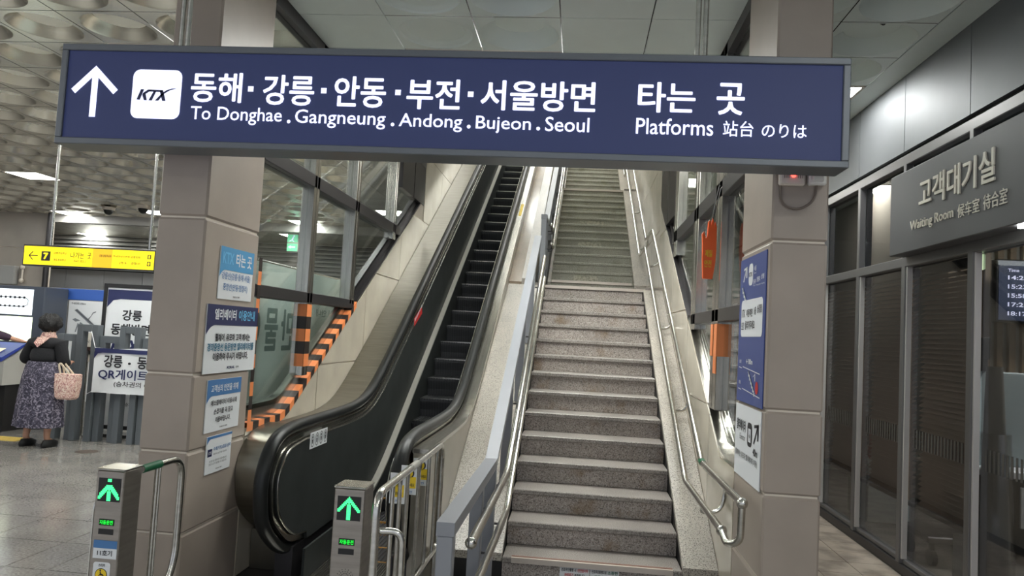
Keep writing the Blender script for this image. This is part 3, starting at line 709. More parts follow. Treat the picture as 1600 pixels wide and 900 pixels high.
# ================================================================ ESCALATOR
esc = thing('escalator', 'escalator with dark side panels and black handrails beside the stone slope', 'escalator', (-1.35, 5.2, 0))
ST = lambda y: .2 + .588 * sp(y, 6.12, .17)
YE = 17.6
YS_ = [4.3 + .1 * k for k in range(30)] + [7.3 + .5 * k for k in range(21)]
def newel(off, front, n=14):
    """Front curve of the balustrade, from the underside round to the top, offset outwards by off."""
    base = [(4.66, .155), (4.45, .19), (4.288, .271), (4.127, .404), (4.061, .552), (4.056, .729), (4.151, .881), (4.308, .963), (4.556, .99)]
    P = [Vector((0, a, c)) for a, c in base]; out = []
    for i in range(len(P) - 1):
        p0, p1, p2, p3 = P[max(0, i - 1)], P[i], P[i + 1], P[min(len(P) - 1, i + 2)]
        for k in range(4):
            t = k / 4; out.append(.5 * ((2 * p1) + (p2 - p0) * t + (2 * p0 - 5 * p1 + 4 * p2 - p3) * t * t + (3 * p1 - p0 - 3 * p2 + p3) * t ** 3))
    out.append(P[-1]); res = []
    for i, p in enumerate(out):
        d = (out[min(i + 1, len(out) - 1)] - out[max(i - 1, 0)]).normalized(); nrm = Vector((0, -d.z, d.y)); res.append(p + nrm * off)
    return [(p.y + front, p.z) for p in res]
TOP = lambda y, off: ST(y) + .79 + off
def prof(off_new, front, off_top, low):
    """Closed outline in (y, z): newel curve, top edge along the slope, and back along the lower edge."""
    nw = newel(off_new, front); ys = [y for y in YS_ if y > nw[-1][0] + .05] + [YE]
    return nw + [(y, TOP(y, off_top)) for y in ys], ys, low
def side_band(x0, x1, off_new, front, off_top, low, name, m, parent, smooth=True):
    nw, ys, low = prof(off_new, front, off_top, low); top = [p for p in nw]
    n = len(newel(off_new, front)); nwp = nw[:n]; rest = nw[n:]
    q = B(); k = n // 2
    # newel: pair upper half with lower half, then the run above the lower edge
    up = nwp[k:]; lo = nwp[:k + 1][::-1]
    q.strip('x', x0, x1, lo[:min(len(lo), len(up))], up[:min(len(lo), len(up))])
    a = lo[min(len(lo), len(up)) - 1]; c = up[min(len(lo), len(up)) - 1]
    q.strip('x', x0, x1, [a] + [(max(y, a[0]), low(y)) for y, _ in rest], [c] + rest)
    return part(name, q, m, parent)
SKX0, SKX1 = -1.62, -1.08
for sgn, hx in ((-1, -1.735), (1, -.965)):
    cx = -1.35
    X = lambda d: cx + sgn * d
    # black handrail belt
    nw = newel(-.036, 0); path = [(4.95, .16)] + [(y, z) for y, z in nw]; ys = [y for y in YS_ if y > 4.7] + [YE]
    path += [(y, TOP(y, -.036)) for y in ys]
    q = B(); q.tube([(hx, y, z) for y, z in path], .04, 12, True, (1.05, .9)); part('handrail', q, BLACK, esc, True)
    # stainless trim under the belt and dark infill panel
    side_band(X(.335), X(.40), -.075, 0, -.075, lambda y: ST(y) - .02, 'handrail_trim', STEELD, esc)
    pn = side_band(X(.315), X(.336), -.125, 0, -.125, lambda y: ST(y) + .025, 'side_panel', PANEL, esc)
    nwb = newel(-.118, 0); edge = [(y, z) for y, z in nwb] + [(y, TOP(y, -.118)) for y in YS_ if y > nwb[-1][0] + .05]
    q = B(); q.tube([(X(.318), y, z) for y, z in edge], .006, 6); part('bright_edge', q, STEEL, pn, True)
    # skirt and the bright ledge above it
    yy = [4.55 + .1 * k for k in range(28)] + [7.3 + .5 * k for k in range(21)]
    q = B(); q.strip('x', X(.27), X(.285), [(y, max(0, ST(y) - .75)) for y in yy], [(y, ST(y)) for y in yy]); part('skirt', q, PANEL if sgn < 0 else DARKM, esc)
    q = B(); q.strip('x', X(.262), X(.318), [(y, ST(y) - .004) for y in yy[10:]], [(y, ST(y) + .02) for y in yy[10:]]); part('ledge', q, LEDGE, esc)
    # outer casing: wide steel deck following the slope with a rounded front
    xo = -2.045 if sgn < 0 else -.852
    nwc = newel(-.07, .30); n = len(nwc); k = n // 2
    if sgn > 0:
        yr = [4.36] + [y for y in YS_ if y > 4.4] + [YE]
        q = B(); q.strip('x', -.935, xo, [(y, max(0, ST(y) - .9)) for y in yr], [(y, TOP(y, -.125)) for y in yr]); o = part('side_cladding', q, CLADS, esc)
        q = B(); q.strip('x', -.94, xo + .008, [(y, TOP(y, -.125)) for y in yr], [(y, TOP(y, -.10)) for y in yr]); part('deck', q, STEELD, o)
        q = B(); q.box(X(.33), X(.41), 4.5, 6, 0, .22); part('newel_base', q, DARKM, esc)
        continue
    q = B(); up = nwc[k:]; lo = nwc[:k + 1][::-1]; m_ = min(len(up), len(lo))
    q.strip('x', X(.42), xo, lo[:m_], up[:m_])
    ys = [y for y in YS_ if y > up[-1][0] + .05] + [YE]
    q.strip('x', X(.42), xo, [lo[m_ - 1]] + [(y, ST(y) - .3) for y in ys], [up[m_ - 1]] + [(y, TOP(y, -.085 if sgn < 0 else -.10)) for y in ys])
    part('outer_casing', q, CLAD, esc, True)
    q = B(); ys = [4.72] + [y for y in YS_ if y > 4.75] + [YE]
    q.strip('x', X(.36), xo, [(y, 0) for y in ys], [(y, .25 if y < 5 else ST(y) - .2) for y in ys])
    part('side_cladding', q, CLAD, esc)
    q = B(); q.box(X(.33), X(.44), 4.5, 6, 0, .22); part('newel_base', q, DARKM, esc)
# moving steps
NO = lambda y: ST(y) - .245
q = B(); ribs = 18
q.box(SKX0 + .006, SKX1 - .006, .0, .35, -.03, 0)
for k in range(ribs): x = SKX0 + .02 + k * .0285; q.box(x, x + .014, .004, .35, 0, .008)
pr = [(.0, 0), (.012, -.05), (.04, -.12), (.055, -.2), (.075, -.2), (.06, -.12), (.03, -.03), (.02, 0)]
q.prism('x', SKX0 + .006, SKX1 - .006, pr)
for k in range(ribs): x = SKX0 + .02 + k * .0285; q.prism('x', x, x + .014, [(a - .006, c) for a, c in pr[:4]] + [(a + .004, c) for a, c in pr[:4]][::-1])
stm = q.mesh('step', STEPM)
q = B(); q.box(SKX0 + .006, SKX1 - .006, -.004, .014, -.006, .0095); edm = q.mesh('yellow_edge', YEL)
q = B(); q.box(SKX0 + .006, SKX1 - .006, -.004, .010, -.006, .0095); edg = q.mesh('nosing_edge', STEELD)
y = 5.04
while y < 17.2:
    z = max(-.006, NO(y)); o = link('step', stm, esc, (0, y, z)); link('yellow_edge' if y < 6.9 else 'nosing_edge', edm if y < 6.9 else edg, o, (0, y, z)); y += .331
q = B(); q.box(-1.66, -1.04, 4.2, 5.03, -.02, .004)
for k in range(38): q.box(-1.65 + k * .016, -1.642 + k * .016, 4.22, 5.0, .004, .008)
part('comb_plate', q, STEELD, esc)
# stickers on the balustrade
pl = ('E', -1.664); q = B(); brect(q, pl, 4.625, 4.945, .797, .9, 0, .002); o = part('pictogram_sticker', q, PAPER, esc, label='white sticker with four pictograms')
q = B()
for k in range(4):
    u = 4.665 + k * .08; q.add([pmap(pl, a, c, .003) for a, c in circ(u, .848, .043, 18, .028)] + [pmap(pl, a, c, .003) for a, c in circ(u, .848, .037, 18, .023)], [(i, (i + 1) % 18, 18 + (i + 1) % 18, 18 + i) for i in range(18)])
    bpoly(q, pl, circ(u, .868, .009, 10), .003); bpoly(q, pl, [(u - .011, .855), (u + .011, .855), (u + .008, .828), (u - .008, .828)], .003)
part('pictograms', q, INK, o)
q = B(); bpoly(q, pl, [(7.38, 1.70), (7.72, 1.90 - .06), (7.76, 1.765), (7.42, 1.60 + .02)], .002); o = part('red_sticker', q, REDP, esc, label='red slanted sticker')
q = B()
for k in range(5): u = 7.43 + .062 * k; bpoly(q, pl, [(u, 1.665 + .035 * k), (u + .04, 1.69 + .035 * k), (u + .045, 1.725 + .035 * k), (u + .005, 1.70 + .035 * k)], .003)
part('lettering', q, PAPER, o)
q = B(); q.add([(-.90, 10.1, TOP(10.1, -.098)), (-.862, 10.1, TOP(10.1, -.098)), (-.862, 10.5, TOP(10.5, -.098)), (-.90, 10.5, TOP(10.5, -.098))], [(0, 1, 2, 3)]); part('yellow_sticker', q, YELP, esc)

# ================================================================ SIGNS
# main hanging sign
YS0 = 3.52
t = thing('platform_sign', 'long blue backlit hanging sign with white arrow pointing to the platforms', 'sign', (-.75, 3.62, 2.449))
X0, X1, Z0, Z1 = -2.722, 1.213, 2.449, 2.973
q = B(); fw = .034
for a in ((X0, X1, Z1 - fw, Z1), (X0, X1, Z0, Z0 + fw), (X0, X0 + fw, Z0 + fw, Z1 - fw), (X1 - fw, X1, Z0 + fw, Z1 - fw)): q.bevbox(a[0], a[1], YS0 - .012, YS0 + .17, a[2], a[3], .004)
part('frame', q, FRAMEG, t)
q = B(); q.box(X0 + .02, X1 - .02, YS0 + .002, YS0 + .16, Z0 + .02, Z1 - .02); part('sign_face', q, FACEB, t)
PS = ('S', YS0)
q = B()
for p, s in (((-2.648, 2.725), (-2.5335, 2.838)), ((-2.417, 2.725), (-2.5335, 2.838)), ((-2.5335, 2.593), (-2.5335, 2.83))): bline(q, PS, p, s, .033 if p[1] > 2.6 else .034)
bpoly(q, PS, [(-2.5335 - .023, 2.838), (-2.5335, 2.861), (-2.5335 + .023, 2.838), (-2.5335, 2.815)], .0022)
part('arrow', q, LETTER, t)
q = B(); bpoly(q, PS, rrect(-2.328, -2.065, 2.592, 2.846, .038)); o = part('logo_plate', q, LETTER, t)
q = B()
def kp(poly): bpoly(q, PS, [(-2.328 + .263 * (x - 205) / 640, 2.846 - .254 * (y - 145) / 640) for x, y in poly], .004)
for P_ in ([(322, 405), (364, 405), (318, 545), (274, 542)], [(355, 452), (415, 408), (470, 408), (395, 462), (350, 470)], [(352, 455), (385, 452), (410, 548), (372, 548), (345, 480)],
           [(440, 408), (612, 412), (600, 438), (425, 434)], [(492, 425), (526, 425), (475, 550), (432, 548)], [(565, 412), (612, 412), (655, 552), (610, 552)], [(515, 550), (560, 550), (632, 455), (700, 412), (785, 385), (720, 388), (650, 415), (590, 462)]): kp(P_)
part('logo_lettering', q, LOGOI, o)
for s_, a, c, d, e in [('동해', -2.015, -1.745, 2.684, 2.839), ('강릉', -1.635, -1.369, 2.679, 2.834), ('안동', -1.267, -1.003, 2.678, 2.835), ('부전', -.899, -.631, 2.677, 2.83), ('서울방면', -.53, .03, 2.682, 2.832), ('타는', .231, .503, 2.691, 2.84), ('곳', .601, .732, 2.688, 2.843)]:
    text(PS, s_, a, c, d, e, LETTER, t, .002, .022)
for a in (-1.70, -1.321, -.943, -.58): q = B(); brect(q, PS, a - .014, a + .014, 2.745, 2.772, 0, .002); part('separator_dot', q, LETTER, t)
for a in (-1.49, -.96, -.58, -.24): q = B(); bpoly(q, PS, circ(a, 2.597, .0095, 12), .002); part('separator_dot', q, LETTER, t)
for s_, a, c, d, e in [('To Donghae', -2.006, -1.527, 2.573, 2.663), ('Gangneung', -1.459, -.997, 2.570, 2.661), ('Andong', -.929, -.613, 2.568, 2.655), ('Bujeon', -.546, -.276, 2.568, 2.653), ('Seoul', -.207, .006, 2.585, 2.657), ('Platforms', .228, .591, 2.585, 2.664), ('站台', .636, .777, 2.585, 2.661), ('のりは', .815, 1.021, 2.586, 2.65)]:
    text(PS, s_, a, c, d, e, LETTER, t, .002, .008)
for xr in (-2.13, .535):
    for dx in (-.018, .018): q = B(); q.tube([(xr + dx, 3.62, Z1 - .01), (xr + dx, 3.62, CZ + .02)], .0135, 10); part('hanging_rod', q, STEEL, t, True)

# yellow exit sign
YY = 6.6; PY_ = ('S', YY)
t = thing('exit_sign', 'yellow backlit hanging exit sign with black arrow and number seven', 'sign', (-4.65, 6.65, 2.01))
q = B(); q.bevbox(-5.33, -3.99, YY + .004, YY + .11, 2.0, 2.205, .004); part('frame', q, DARKM, t)
q = B(); brect(q, PY_, -5.315, -4.005, 2.015, 2.19, -.006, .0); part('sign_face', q, YLIT, t)
q = B(); brect(q, PY_, -4.62, -4.42, 2.016, 2.189, 0, .001); part('amber_patch', q, YLITD, t)
q = B()
for p, s in (((-5.26, 2.10), (-5.17, 2.10)), ((-5.26, 2.10), (-5.22, 2.14)), ((-5.26, 2.10), (-5.22, 2.06))): bline(q, PY_, p, s, .009)
part('arrow', q, INK, t)
q = B(); brect(q, PY_, -5.135, -5.045, 2.055, 2.145, 0, .0015); brect(q, PY_, -4.07, -4.035, 2.115, 2.155, 0, .0015); brect(q, PY_, -4.07, -4.035, 2.05, 2.09, 0, .0015); o = part('number_plates', q, INK, t)
text(PY_, '7', -5.115, -5.065, 2.068, 2.132, YLIT, o, .003, .05); text(PY_, '1', -4.06, -4.045, 2.122, 2.148, YLIT, o, .003, .02); text(PY_, '8', -4.063, -4.042, 2.057, 2.083, YLIT, o, .003, .02)
for s_, a, c, d, e in [('나가는', -4.84, -4.70, 2.09, 2.15), ('곳', -4.67, -4.63, 2.09, 2.15), ('Exit 出口', -4.80, -4.68, 2.055, 2.08), ('남평초등학교', -5.01, -4.88, 2.12, 2.145), ('경포초등학교', -5.01, -4.88, 2.055, 2.08), ('강릉 올림픽공원', -4.55, -4.43, 2.115, 2.14), ('한국여성수련원 강릉방향', -4.41, -4.14, 2.115, 2.14), ('남평1동', -4.35, -4.27, 2.055, 2.08), ('경찰서', -4.23, -4.14, 2.055, 2.08)]:
    text(PY_, s_, a, c, d, e, INK, t, .002, .01)
for xr in (-5.09, -4.09): q = B(); q.tube([(xr, YY + .05, 2.2), (xr, YY + .05, CZ)], .014, 8); part('hanging_rod', q, STEEL, t, True)

# waiting room sign
t = thing('waiting_room_sign', 'dark grey projecting sign with raised silver lettering over the waiting room', 'sign', (2.36, 4.6, 2.33))
q = B(); q.bevbox(2.30, 2.44, 3.1, 5.76, 2.33, 2.925, .005); part('sign_box', q, mat('sign_box_grey', (92, 92, 95), .5, .4), t)
PW = ('W', 2.30); SILV = mat('raised_silver_letter', (226, 220, 208), .4, 0)
def raised(s_, u0, u1, v0, v1, bold, dep=.018):
    q = B(); vs, fs = text_geo(s_, bold)
    f = lambda n: [pmap(PW, u0 + (u1 - u0) * x, v0 + (v1 - v0) * y, n + d) for x, y, d in vs]
    q.add(f(dep), fs); ec = {}
    for fc in fs:
        for i in range(len(fc)):
            e = (fc[i], fc[(i + 1) % len(fc)]); k = tuple(sorted(e)); ec[k] = ec.get(k, 0) + 1
    n = len(vs); q.add(f(dep) + f(.001), [(a, c, c + n, a + n) for (a, c), k in ec.items() if k == 1]); part('lettering', q, SILV, t)
raised('고객대기실', 5.272, 4.341, 2.607, 2.803, .018, .010); raised('Waiting Room', 5.405, 4.804, 2.455, 2.54, .008, .007); raised('候车室', 4.75, 4.503, 2.458, 2.543, 0, .006); raised('待合室', 4.46, 4.221, 2.457, 2.547, 0, .006)
q = B(); q.box(2.34, 2.40, 3.75, 4.2, 2.315, 2.329); part('downlight', q, LAMPM, t)

# posters on the left pillar
PE = ('E', -2.05)
wave = lambda h, k=10: [(0, h - .14)] + [(.16 * (i / k), h - .14 * (1 - i / k) ** 2.2) for i in range(1, k + 1)] + [(1, h), (1, 1), (0, 1)]
poster('poster', 'white poster with sky blue heading, highest of those on the pillar', 'poster', PE, 4.022, 4.45, 1.71, 2.012,
       [('p', [wave(.56)], SKYB, 'header_band'), ('t', 'KTX', .06, .37, .68, .9, CYAN), ('t', '타는 곳', .44, .93, .66, .92, WHITE, .03), ('t', '강릉선(강릉·동해·서울)', .06, .92, .36, .52, STEELB, .01), ('t', '중앙선(안동·청량리)', .12, .85, .15, .31, STEELB, .01), ('t', '한국철도공사 강릉역', .42, .62, .04, .075, INK)])
poster('poster', 'larger white poster with dark navy heading about the lift', 'poster', PE, 3.92, 4.563, 1.285, 1.676,
       [('p', [wave(.70)], NAVY, 'header_band'), ('t', '엘리베이터', .13, .54, .78, .94, WHITE, .03), ('t', '이용안내', .59, .93, .78, .94, CYAN, .03), ('t', '휠체어, 유모차 고객 께서는', .17, .86, .46, .58, INK, .03), ('t', '경의중앙선 용문방면 엘리베이터를', .04, .95, .32, .44, TEAL, .03), ('t', '이용하여 주시기 바랍니다.', .15, .84, .18, .30, INK, .03), ('t', 'KORAIL', .43, .58, .05, .09, NAVY, .04), ('t', '강릉역', .60, .66, .055, .085, INK)])
poster('poster', 'white poster with steel blue heading about holding the handrail', 'poster', PE, 3.988, 4.402, .951, 1.248,
       [('p', [wave(.69)], STEELB, 'header_band'), ('t', '고객님의 안전을 위해', .10, .90, .76, .90, WHITE, .02), ('t', '에스컬레이터 이용시에', .12, .88, .50, .61, INK, .02), ('t', '손잡이를 꼭 잡고', .22, .78, .33, .44, INK, .02), ('t', '이용바랍니다.', .28, .72, .17, .28, INK, .02), ('t', '한국철도공사 강릉역', .42, .64, .055, .085, INK)])
poster('poster', 'lowest small white poster with a small navy square on the pillar', 'poster', PE, 4.032, 4.331, .714, .926,
       [('p', [wave(.93)], STEELB, 'header_band'), ('r', .05, .22, .46, .66, NAVY), ('t', 'KTX', .08, .19, .52, .6, WHITE), ('t', '수레(카트)/짐실 금지', .26, .95, .58, .70, STEELB), ('t', '계단이나 승강기를 이용하여', .26, .8, .48, .53, INK, .005), ('t', '승강장 에스컬레이터 이용 바랍니다', .12, .82, .3, .36, INK, .005), ('t', '안전사고가 발생할 수 있습니다', .12, .82, .22, .28, INK, .005), ('t', '한국철도공사 강릉역', .4, .64, .08, .11, INK)])

# boards on the right pillar (side facing the stairs)
PWP = ('W', .955)
st5 = lambda x0, y0, sx, sy, n=5, w=.03: [[(x0 + sx * i, y0 - sy * i), (x0 + sx * (i + 1), y0 - sy * i), (x0 + sx * (i + 1), y0 - sy * i - .014), (x0 + sx * i, y0 - sy * i - .014)] for i in range(n)] + [[(x0 + sx * (i + 1) - w, y0 - sy * i), (x0 + sx * (i + 1), y0 - sy * i), (x0 + sx * (i + 1), y0 - sy * (i + 1) - .014), (x0 + sx * (i + 1) - w, y0 - sy * (i + 1) - .014)] for i in range(n)]
poster('direction_board', 'tall blue direction board with stair symbols on the pillar', 'sign', PWP, 4.50, 3.895, 1.285, 2.105,
       [('p', st5(.10, .80, .05, .03, 4) + [[(.26, .86), (.30, .86), (.30, .935), (.26, .935)], [(.16, .915), (.30, .925), (.30, .94), (.16, .93)], [(.25, .93), (.28, .935), (.17, .835), (.14, .84)]], WHITE, 'stair_symbol'), ('rr', .36, .53, .80, .95, WHITE, .035), ('t', 'KTX', .38, .51, .86, .89, INK, .03),
        ('t', '서울', .58, .66, .89, .925, WHITE), ('t', 'Seoul', .58, .66, .87, .885, WHITE, .005), ('t', '원주', .56, .66, .80, .835, WHITE), ('t', '청량리', .69, .81, .81, .845, WHITE), ('t', '상봉', .85, .96, .82, .855, WHITE), ('t', 'Wonju  Cheongnyangni  Sangbong', .55, .97, .785, .798, WHITE, .003),
        ('rr', .10, .93, .45, .705, WHITE, .03), ('t', 'KTX', .13, .27, .585, .64, INK, .005), ('t', '이용객은', .33, .57, .585, .64, INK, .02), ('t', '1층', .63, .70, .595, .65, INK, .02), ('t', '승강장', .74, .91, .605, .66, INK, .02), ('t', '으로', .13, .23, .50, .55, INK, .02), ('t', '올라가주세요', .28, .66, .50, .56, INK, .02),
        ('t', '승강장', .10, .18, .265, .29, WHITE), ('t', '대합실', .10, .18, .12, .145, WHITE), ('t', '←180m', .38, .63, .265, .3, WHITE, .03), ('p', [[(.08, .24), (.20, .235), (.20, .229), (.08, .234)], [(.24, .245), (.90, .215), (.90, .209), (.24, .239)], [(.08, .09), (.20, .085), (.20, .079), (.08, .084)], [(.24, .095), (.92, .065), (.92, .059), (.24, .089)]] + st5(.46, .22, .045, .024, 6), WHITE, 'stair_diagram'),
        ('p', [[(.80 + .055 * math.cos(k * PI / 6), .12 + .042 * math.sin(k * PI / 6)) for k in range(12)]], REDP, 'red_dot'), ('p', [[(.66, .19), (.74, .21), (.74, .205), (.66, .185)], [(.72, .21), (.74, .21), (.74, .16), (.72, .16)]], WHITE, 'small_arrow')], BLUE)
poster('lift_board', 'white board with lift symbol and diagonal arrow below the blue board', 'sign', PWP, 4.50, 3.905, .868, 1.268,
       [('t', '엘리베이터', .08, .45, .64, .80, INK, .03), ('t', 'Elevator', .22, .45, .52, .60, INK, .0), ('rr', .52, .70, .48, .80, INK, .03), ('p', [[(.56, .54), (.66, .54), (.66, .72), (.56, .72)]], WHITE, 'lift_door'), ('p', [[(.605, .56), (.615, .56), (.615, .70), (.605, .70)], [(.575, .62), (.60, .65), (.60, .59)], [(.645, .62), (.62, .65), (.62, .59)]], INK, 'lift_figure'),
        ('p', [[(.76, .56), (.79, .545), (.93, .80), (.90, .815)], [(.78, .80), (.94, .83), (.94, .79), (.78, .76)], [(.90, .82), (.94, .83), (.94, .62), (.90, .61)]], INK, 'diagonal_arrow'), ('t', '40m', .76, .93, .40, .5, INK, .03), ('t', '(휠체어는 유모차 엘리베이터 이용)', .05, .93, .26, .36, INK, .01)], WHITE)

# alarm boxes on the right pillar front
t = thing('alarm_box', 'cream wall alarm with glowing red light above the pillar joint', 'alarm', (1.035, 3.82, 2.42))
q = B(); q.bevbox(.978, 1.105, 3.80, 3.838, 2.425, 2.56, .008); part('housing', q, CREAM, t)
q = B(); q.ball((1.045, 3.80, 2.475), .012, 10, 8); part('red_light', q, RLED, t, True)
q = B()
for k in (-4, -3, -2, 2, 3, 4): q.box(1.045 + .011 * k - .002, 1.045 + .011 * k + .002, 3.7985, 3.801, 2.46, 2.49)
part('speaker_slots', q, mat('slot_grey', (150, 138, 128), .6), t); 
q = B(); q.tube(fillet([(.99, 3.826, 2.43), (.995, 3.826, 2.33), (1.07, 3.826, 2.30), (1.155, 3.826, 2.345), (1.17, 3.826, 2.45)], .06, 5), .0055, 6); part('cable', q, mat('grey_cable', (120, 108, 98), .6), t, True)
q = B(); q.bevbox(1.12, 1.208, 3.795, 3.838, 2.43, 2.57, .008); q.bevbox(1.135, 1.192, 3.78, 3.80, 2.445, 2.57, .006); tag(part('junction_box', q, mat('plastic_white', (226, 224, 220), .45)), 'white plastic box beside the cream alarm, joined by a grey cable', 'box')

# ================================================================ GATE POSTS AND BARRIERS
def led_arrow(pl, u0, u1, v0, v1, rows, n=.004):
    q = B(); H = len(rows); W_ = len(rows[0]); du, dv = (u1 - u0) / W_, (v1 - v0) / H
    for j, rw in enumerate(rows):
        for i, ch in enumerate(rw):
            if ch == '#': brect(q, pl, u0 + du * (i + .08), u0 + du * (i + .92), v1 - dv * (j + .92), v1 - dv * (j + .08), n - .002, n)
    return q
ARW = ["........#........", ".......###.......", "......#####......", ".....#######.....", "....###.#.###....", "...###.###.###...", "..###..###..###..", ".###...###...###.", "###....###....###", "##.....###.....##", ".......###.......", ".......###.......", ".......###.......", ".......###.......", ".......###......."]
ARW2 = [".......###.......", ".......###.......", ".................", ".................", "......#####......", ".....#######.....", "....#########....", "...####.#.####...", "..####.###.####..", ".####..###..####.", ".###...###...###.", "###....###....###", "##.....###.....##", ".......###......."]
def gate(x0, x1, lab, rows, label2):
    y0, y1 = 3.18, 3.315
    t = thing('gate_post', lab, 'gate', ((x0 + x1) / 2, 3.24, 0)); PG = ('S', y0); xm = (x0 + x1) / 2
    q = B(); q.bevbox(x0, x1, y0, y1, 0, .892, .004); part('post', q, GATEM, t)
    q = B(); q.bevbox(x0 - .003, x1 + .003, y0 - .004, y1 + .003, .892, .902, .003); part('cap', q, STEELD, t)
    q = B(); brect(q, PG, xm - .052, xm + .052, .757, .860, .0005, .002); o = part('arrow_screen', q, BLACKB, t); part('green_arrow', led_arrow(PG, xm - .05, xm + .05, .76, .858, rows), GLED, o)
    q = B(); brect(q, PG, xm - .035, xm + .035, .652, .680, .0005, .002); o = part('text_screen', q, BLACKB, t)
    text(PG, '자동운전', xm - .031, xm + .031, .657, .676, GLED2, o, .004, .02)
    q = B(); brect(q, PG, xm - .035, xm + .034, .613, .637, .0005, .002); part('sensor_window', q, BLACKB, t)
    return t
gl = gate(-2.112, -1.982, 'brushed steel gate post with number label in front of the left pillar', ARW2, 0)
PG = ('S', 3.18)
q = B(); brect(q, PG, -2.098, -1.988, .508, .585, .0005, .002); o = part('number_label', q, PAPER, gl); q = B(); brect(q, PG, -2.098, -1.988, .553, .587, .0021, .003); part('blue_band', q, STEELB, o); text(PG, '11호기', -2.078, -2.008, .520, .545, INK, o, .0035, .02)
q = B(); bpoly(q, PG, rrect(-2.092, -2.012, .385, .492, .012), .0015); o = part('access_sticker', q, PAPER, gl); text(PG, '스티커', -2.067, -2.037, .472, .486, INK, o, .003, .02)
q = B(); bpoly(q, PG, circ(-2.052, .437, .029, 20), .0022); part('black_ring', q, INK, o); q = B(); bpoly(q, PG, circ(-2.052, .437, .026, 20), .0027); part('yellow_disc', q, YELP, o)
q = B(); q.add([pmap(PG, a, c, .0034) for a, c in circ(-2.05, .43, .013, 14)] + [pmap(PG, a, c, .0034) for a, c in circ(-2.05, .43, .0095, 14)], [(i, (i + 1) % 14, 14 + (i + 1) % 14, 14 + i) for i in range(14)]); bpoly(q, PG, circ(-2.056, .457, .004, 8), .0034); bline(q, PG, (-2.056, .452), (-2.053, .436), .005, .0034); bline(q, PG, (-2.053, .437), (-2.043, .437), .004, .0034); bline(q, PG, (-2.043, .437), (-2.039, .425), .004, .0034); part('wheelchair_symbol', q, INK, o)
q = B(); q.tube(fillet([(-2.125, 3.20, .30), (-2.125, 3.20, .74), (-2.112, 3.25, .79)], .03, 4), .006, 6); part('edge_rail', q, STEEL, gl, True)
gr = gate(-1.018, -.882, 'brushed steel gate post in front of the escalator', ARW, 1)
q = B(); PG2 = ('S', 3.18)
for k in range(9):
    for rr in range(2, 5): a = PI * k / 8; bpoly(q, PG2, circ(-.948 + .009 * rr * math.cos(a), .515 + .009 * rr * math.sin(a), .0022, 6), .001)
part('speaker_holes', q, BLACKB, gr, kind='stuff')
# left hoop rail
t = thing('guard_hoop', 'bent stainless hoop rail joining the left gate post and pillar', 'railing', (-1.985, 3.5, 0))
q = B(); q.tube(fillet([(-1.985, 3.31, .880), (-1.985, 3.675, .880), (-1.985, 3.675, .36), (-1.985, 3.58, .22), (-1.985, 3.32, .22)], .11, 7), .0175, 12); part('hoop', q, STEEL, t, True)
q = B(); q.tube([(-1.985, 3.445, .22), (-1.985, 3.445, .875)], .011, 10); q.tube([(-1.985, 3.47, .22), (-1.985, 3.47, .875)], .008, 10); part('upright', q, STEEL, t, True)
q = B(); q.tube([(-1.985, 3.315, .880), (-1.985, 3.465, .880)], .0195, 12); part('green_tape', q, GREENT, t, True)
q = B(); q.tube([(-1.985, 3.58, 0), (-1.985, 3.58, .22)], .0175, 10); part('foot', q, STEEL, t, True)
# right barrier
t = thing('guard_barrier', 'stainless barred barrier rail running from gate post to escalator newel', 'railing', (-.89, 4.2, 0))
bx = -.80
q = B(); q.tube(fillet([(bx, 3.07, 0), (bx, 3.07, .90), (bx, 4.56, .90), (bx, 4.56, .28), (bx, 3.09, .28)], .09, 6), .0185, 12); part('frame_tube', q, STEEL, t, True)
for y in (3.34, 3.48, 3.64, 3.90, 4.17, 4.40): q = B(); q.tube([(bx, y, .28), (bx, y, .89)], .0105, 10); part('bar', q, STEEL, t, True)
q = B(); q.tube([(bx, 4.50, 0), (bx, 4.50, .28)], .0185, 10); part('foot', q, STEEL, t, True)
q = B(); q.tube([(bx, 3.70, .90), (bx, 3.84, .90)], .0195, 12); part('tape_wrap', q, mat('clear_tape', (190, 188, 180), .3, .4), t, True)
q = B(); q.tube(fillet([(bx, 3.10, .745), (bx + .105, 3.12, .745), (bx + .115, 3.125, 0)], .07, 6), .0155, 12); part('side_loop', q, STEEL, t, True)
# warning placards hung on the newel casing
for y, u0, u1, zt, lab in ((3.80, -.926, -.841, .853, 'white warning placard with yellow symbol, nearest the gate post'), (4.03, -.924, -.828, .852, 'white warning placard with yellow symbol, middle one of three behind the barrier'), (4.29, -.915, -.818, .85, 'white warning placard with yellow symbol, furthest along the barrier')):
    r = poster('warning_placard', lab, 'sign', ('S', y), u0, u1, zt - .155, zt, [('p', [[(.12, .22), (.88, .22), (.88, .62), (.12, .62)]], YELP, 'yellow_band'), ('p', [[(.5 + .27 * math.cos(k * PI / 8), .74 + .17 * math.sin(k * PI / 8)) for k in range(16)]], INK, 'black_ring'), ('t', '주의하세요', .2, .8, .28, .4, INK), ('t', '안전', .3, .7, .06, .14, STEELB)])
    q = B(); bpoly(q, ('S', y), circ((u0 + u1) / 2, zt - .155 * .26, .021, 16, .018), .0095); part('yellow_disc', q, YELP, r)
    q = B(); bline(q, ('S', y), ((u0 + u1) / 2, zt - .058), ((u0 + u1) / 2, zt - .022), .007, .0105); part('symbol', q, INK, r)
    q = B(); q.tube([(u1 - .004, y + .004, zt - .004), (bx, y + .004, .885)], .003, 6); part('hook', q, STEEL, r)

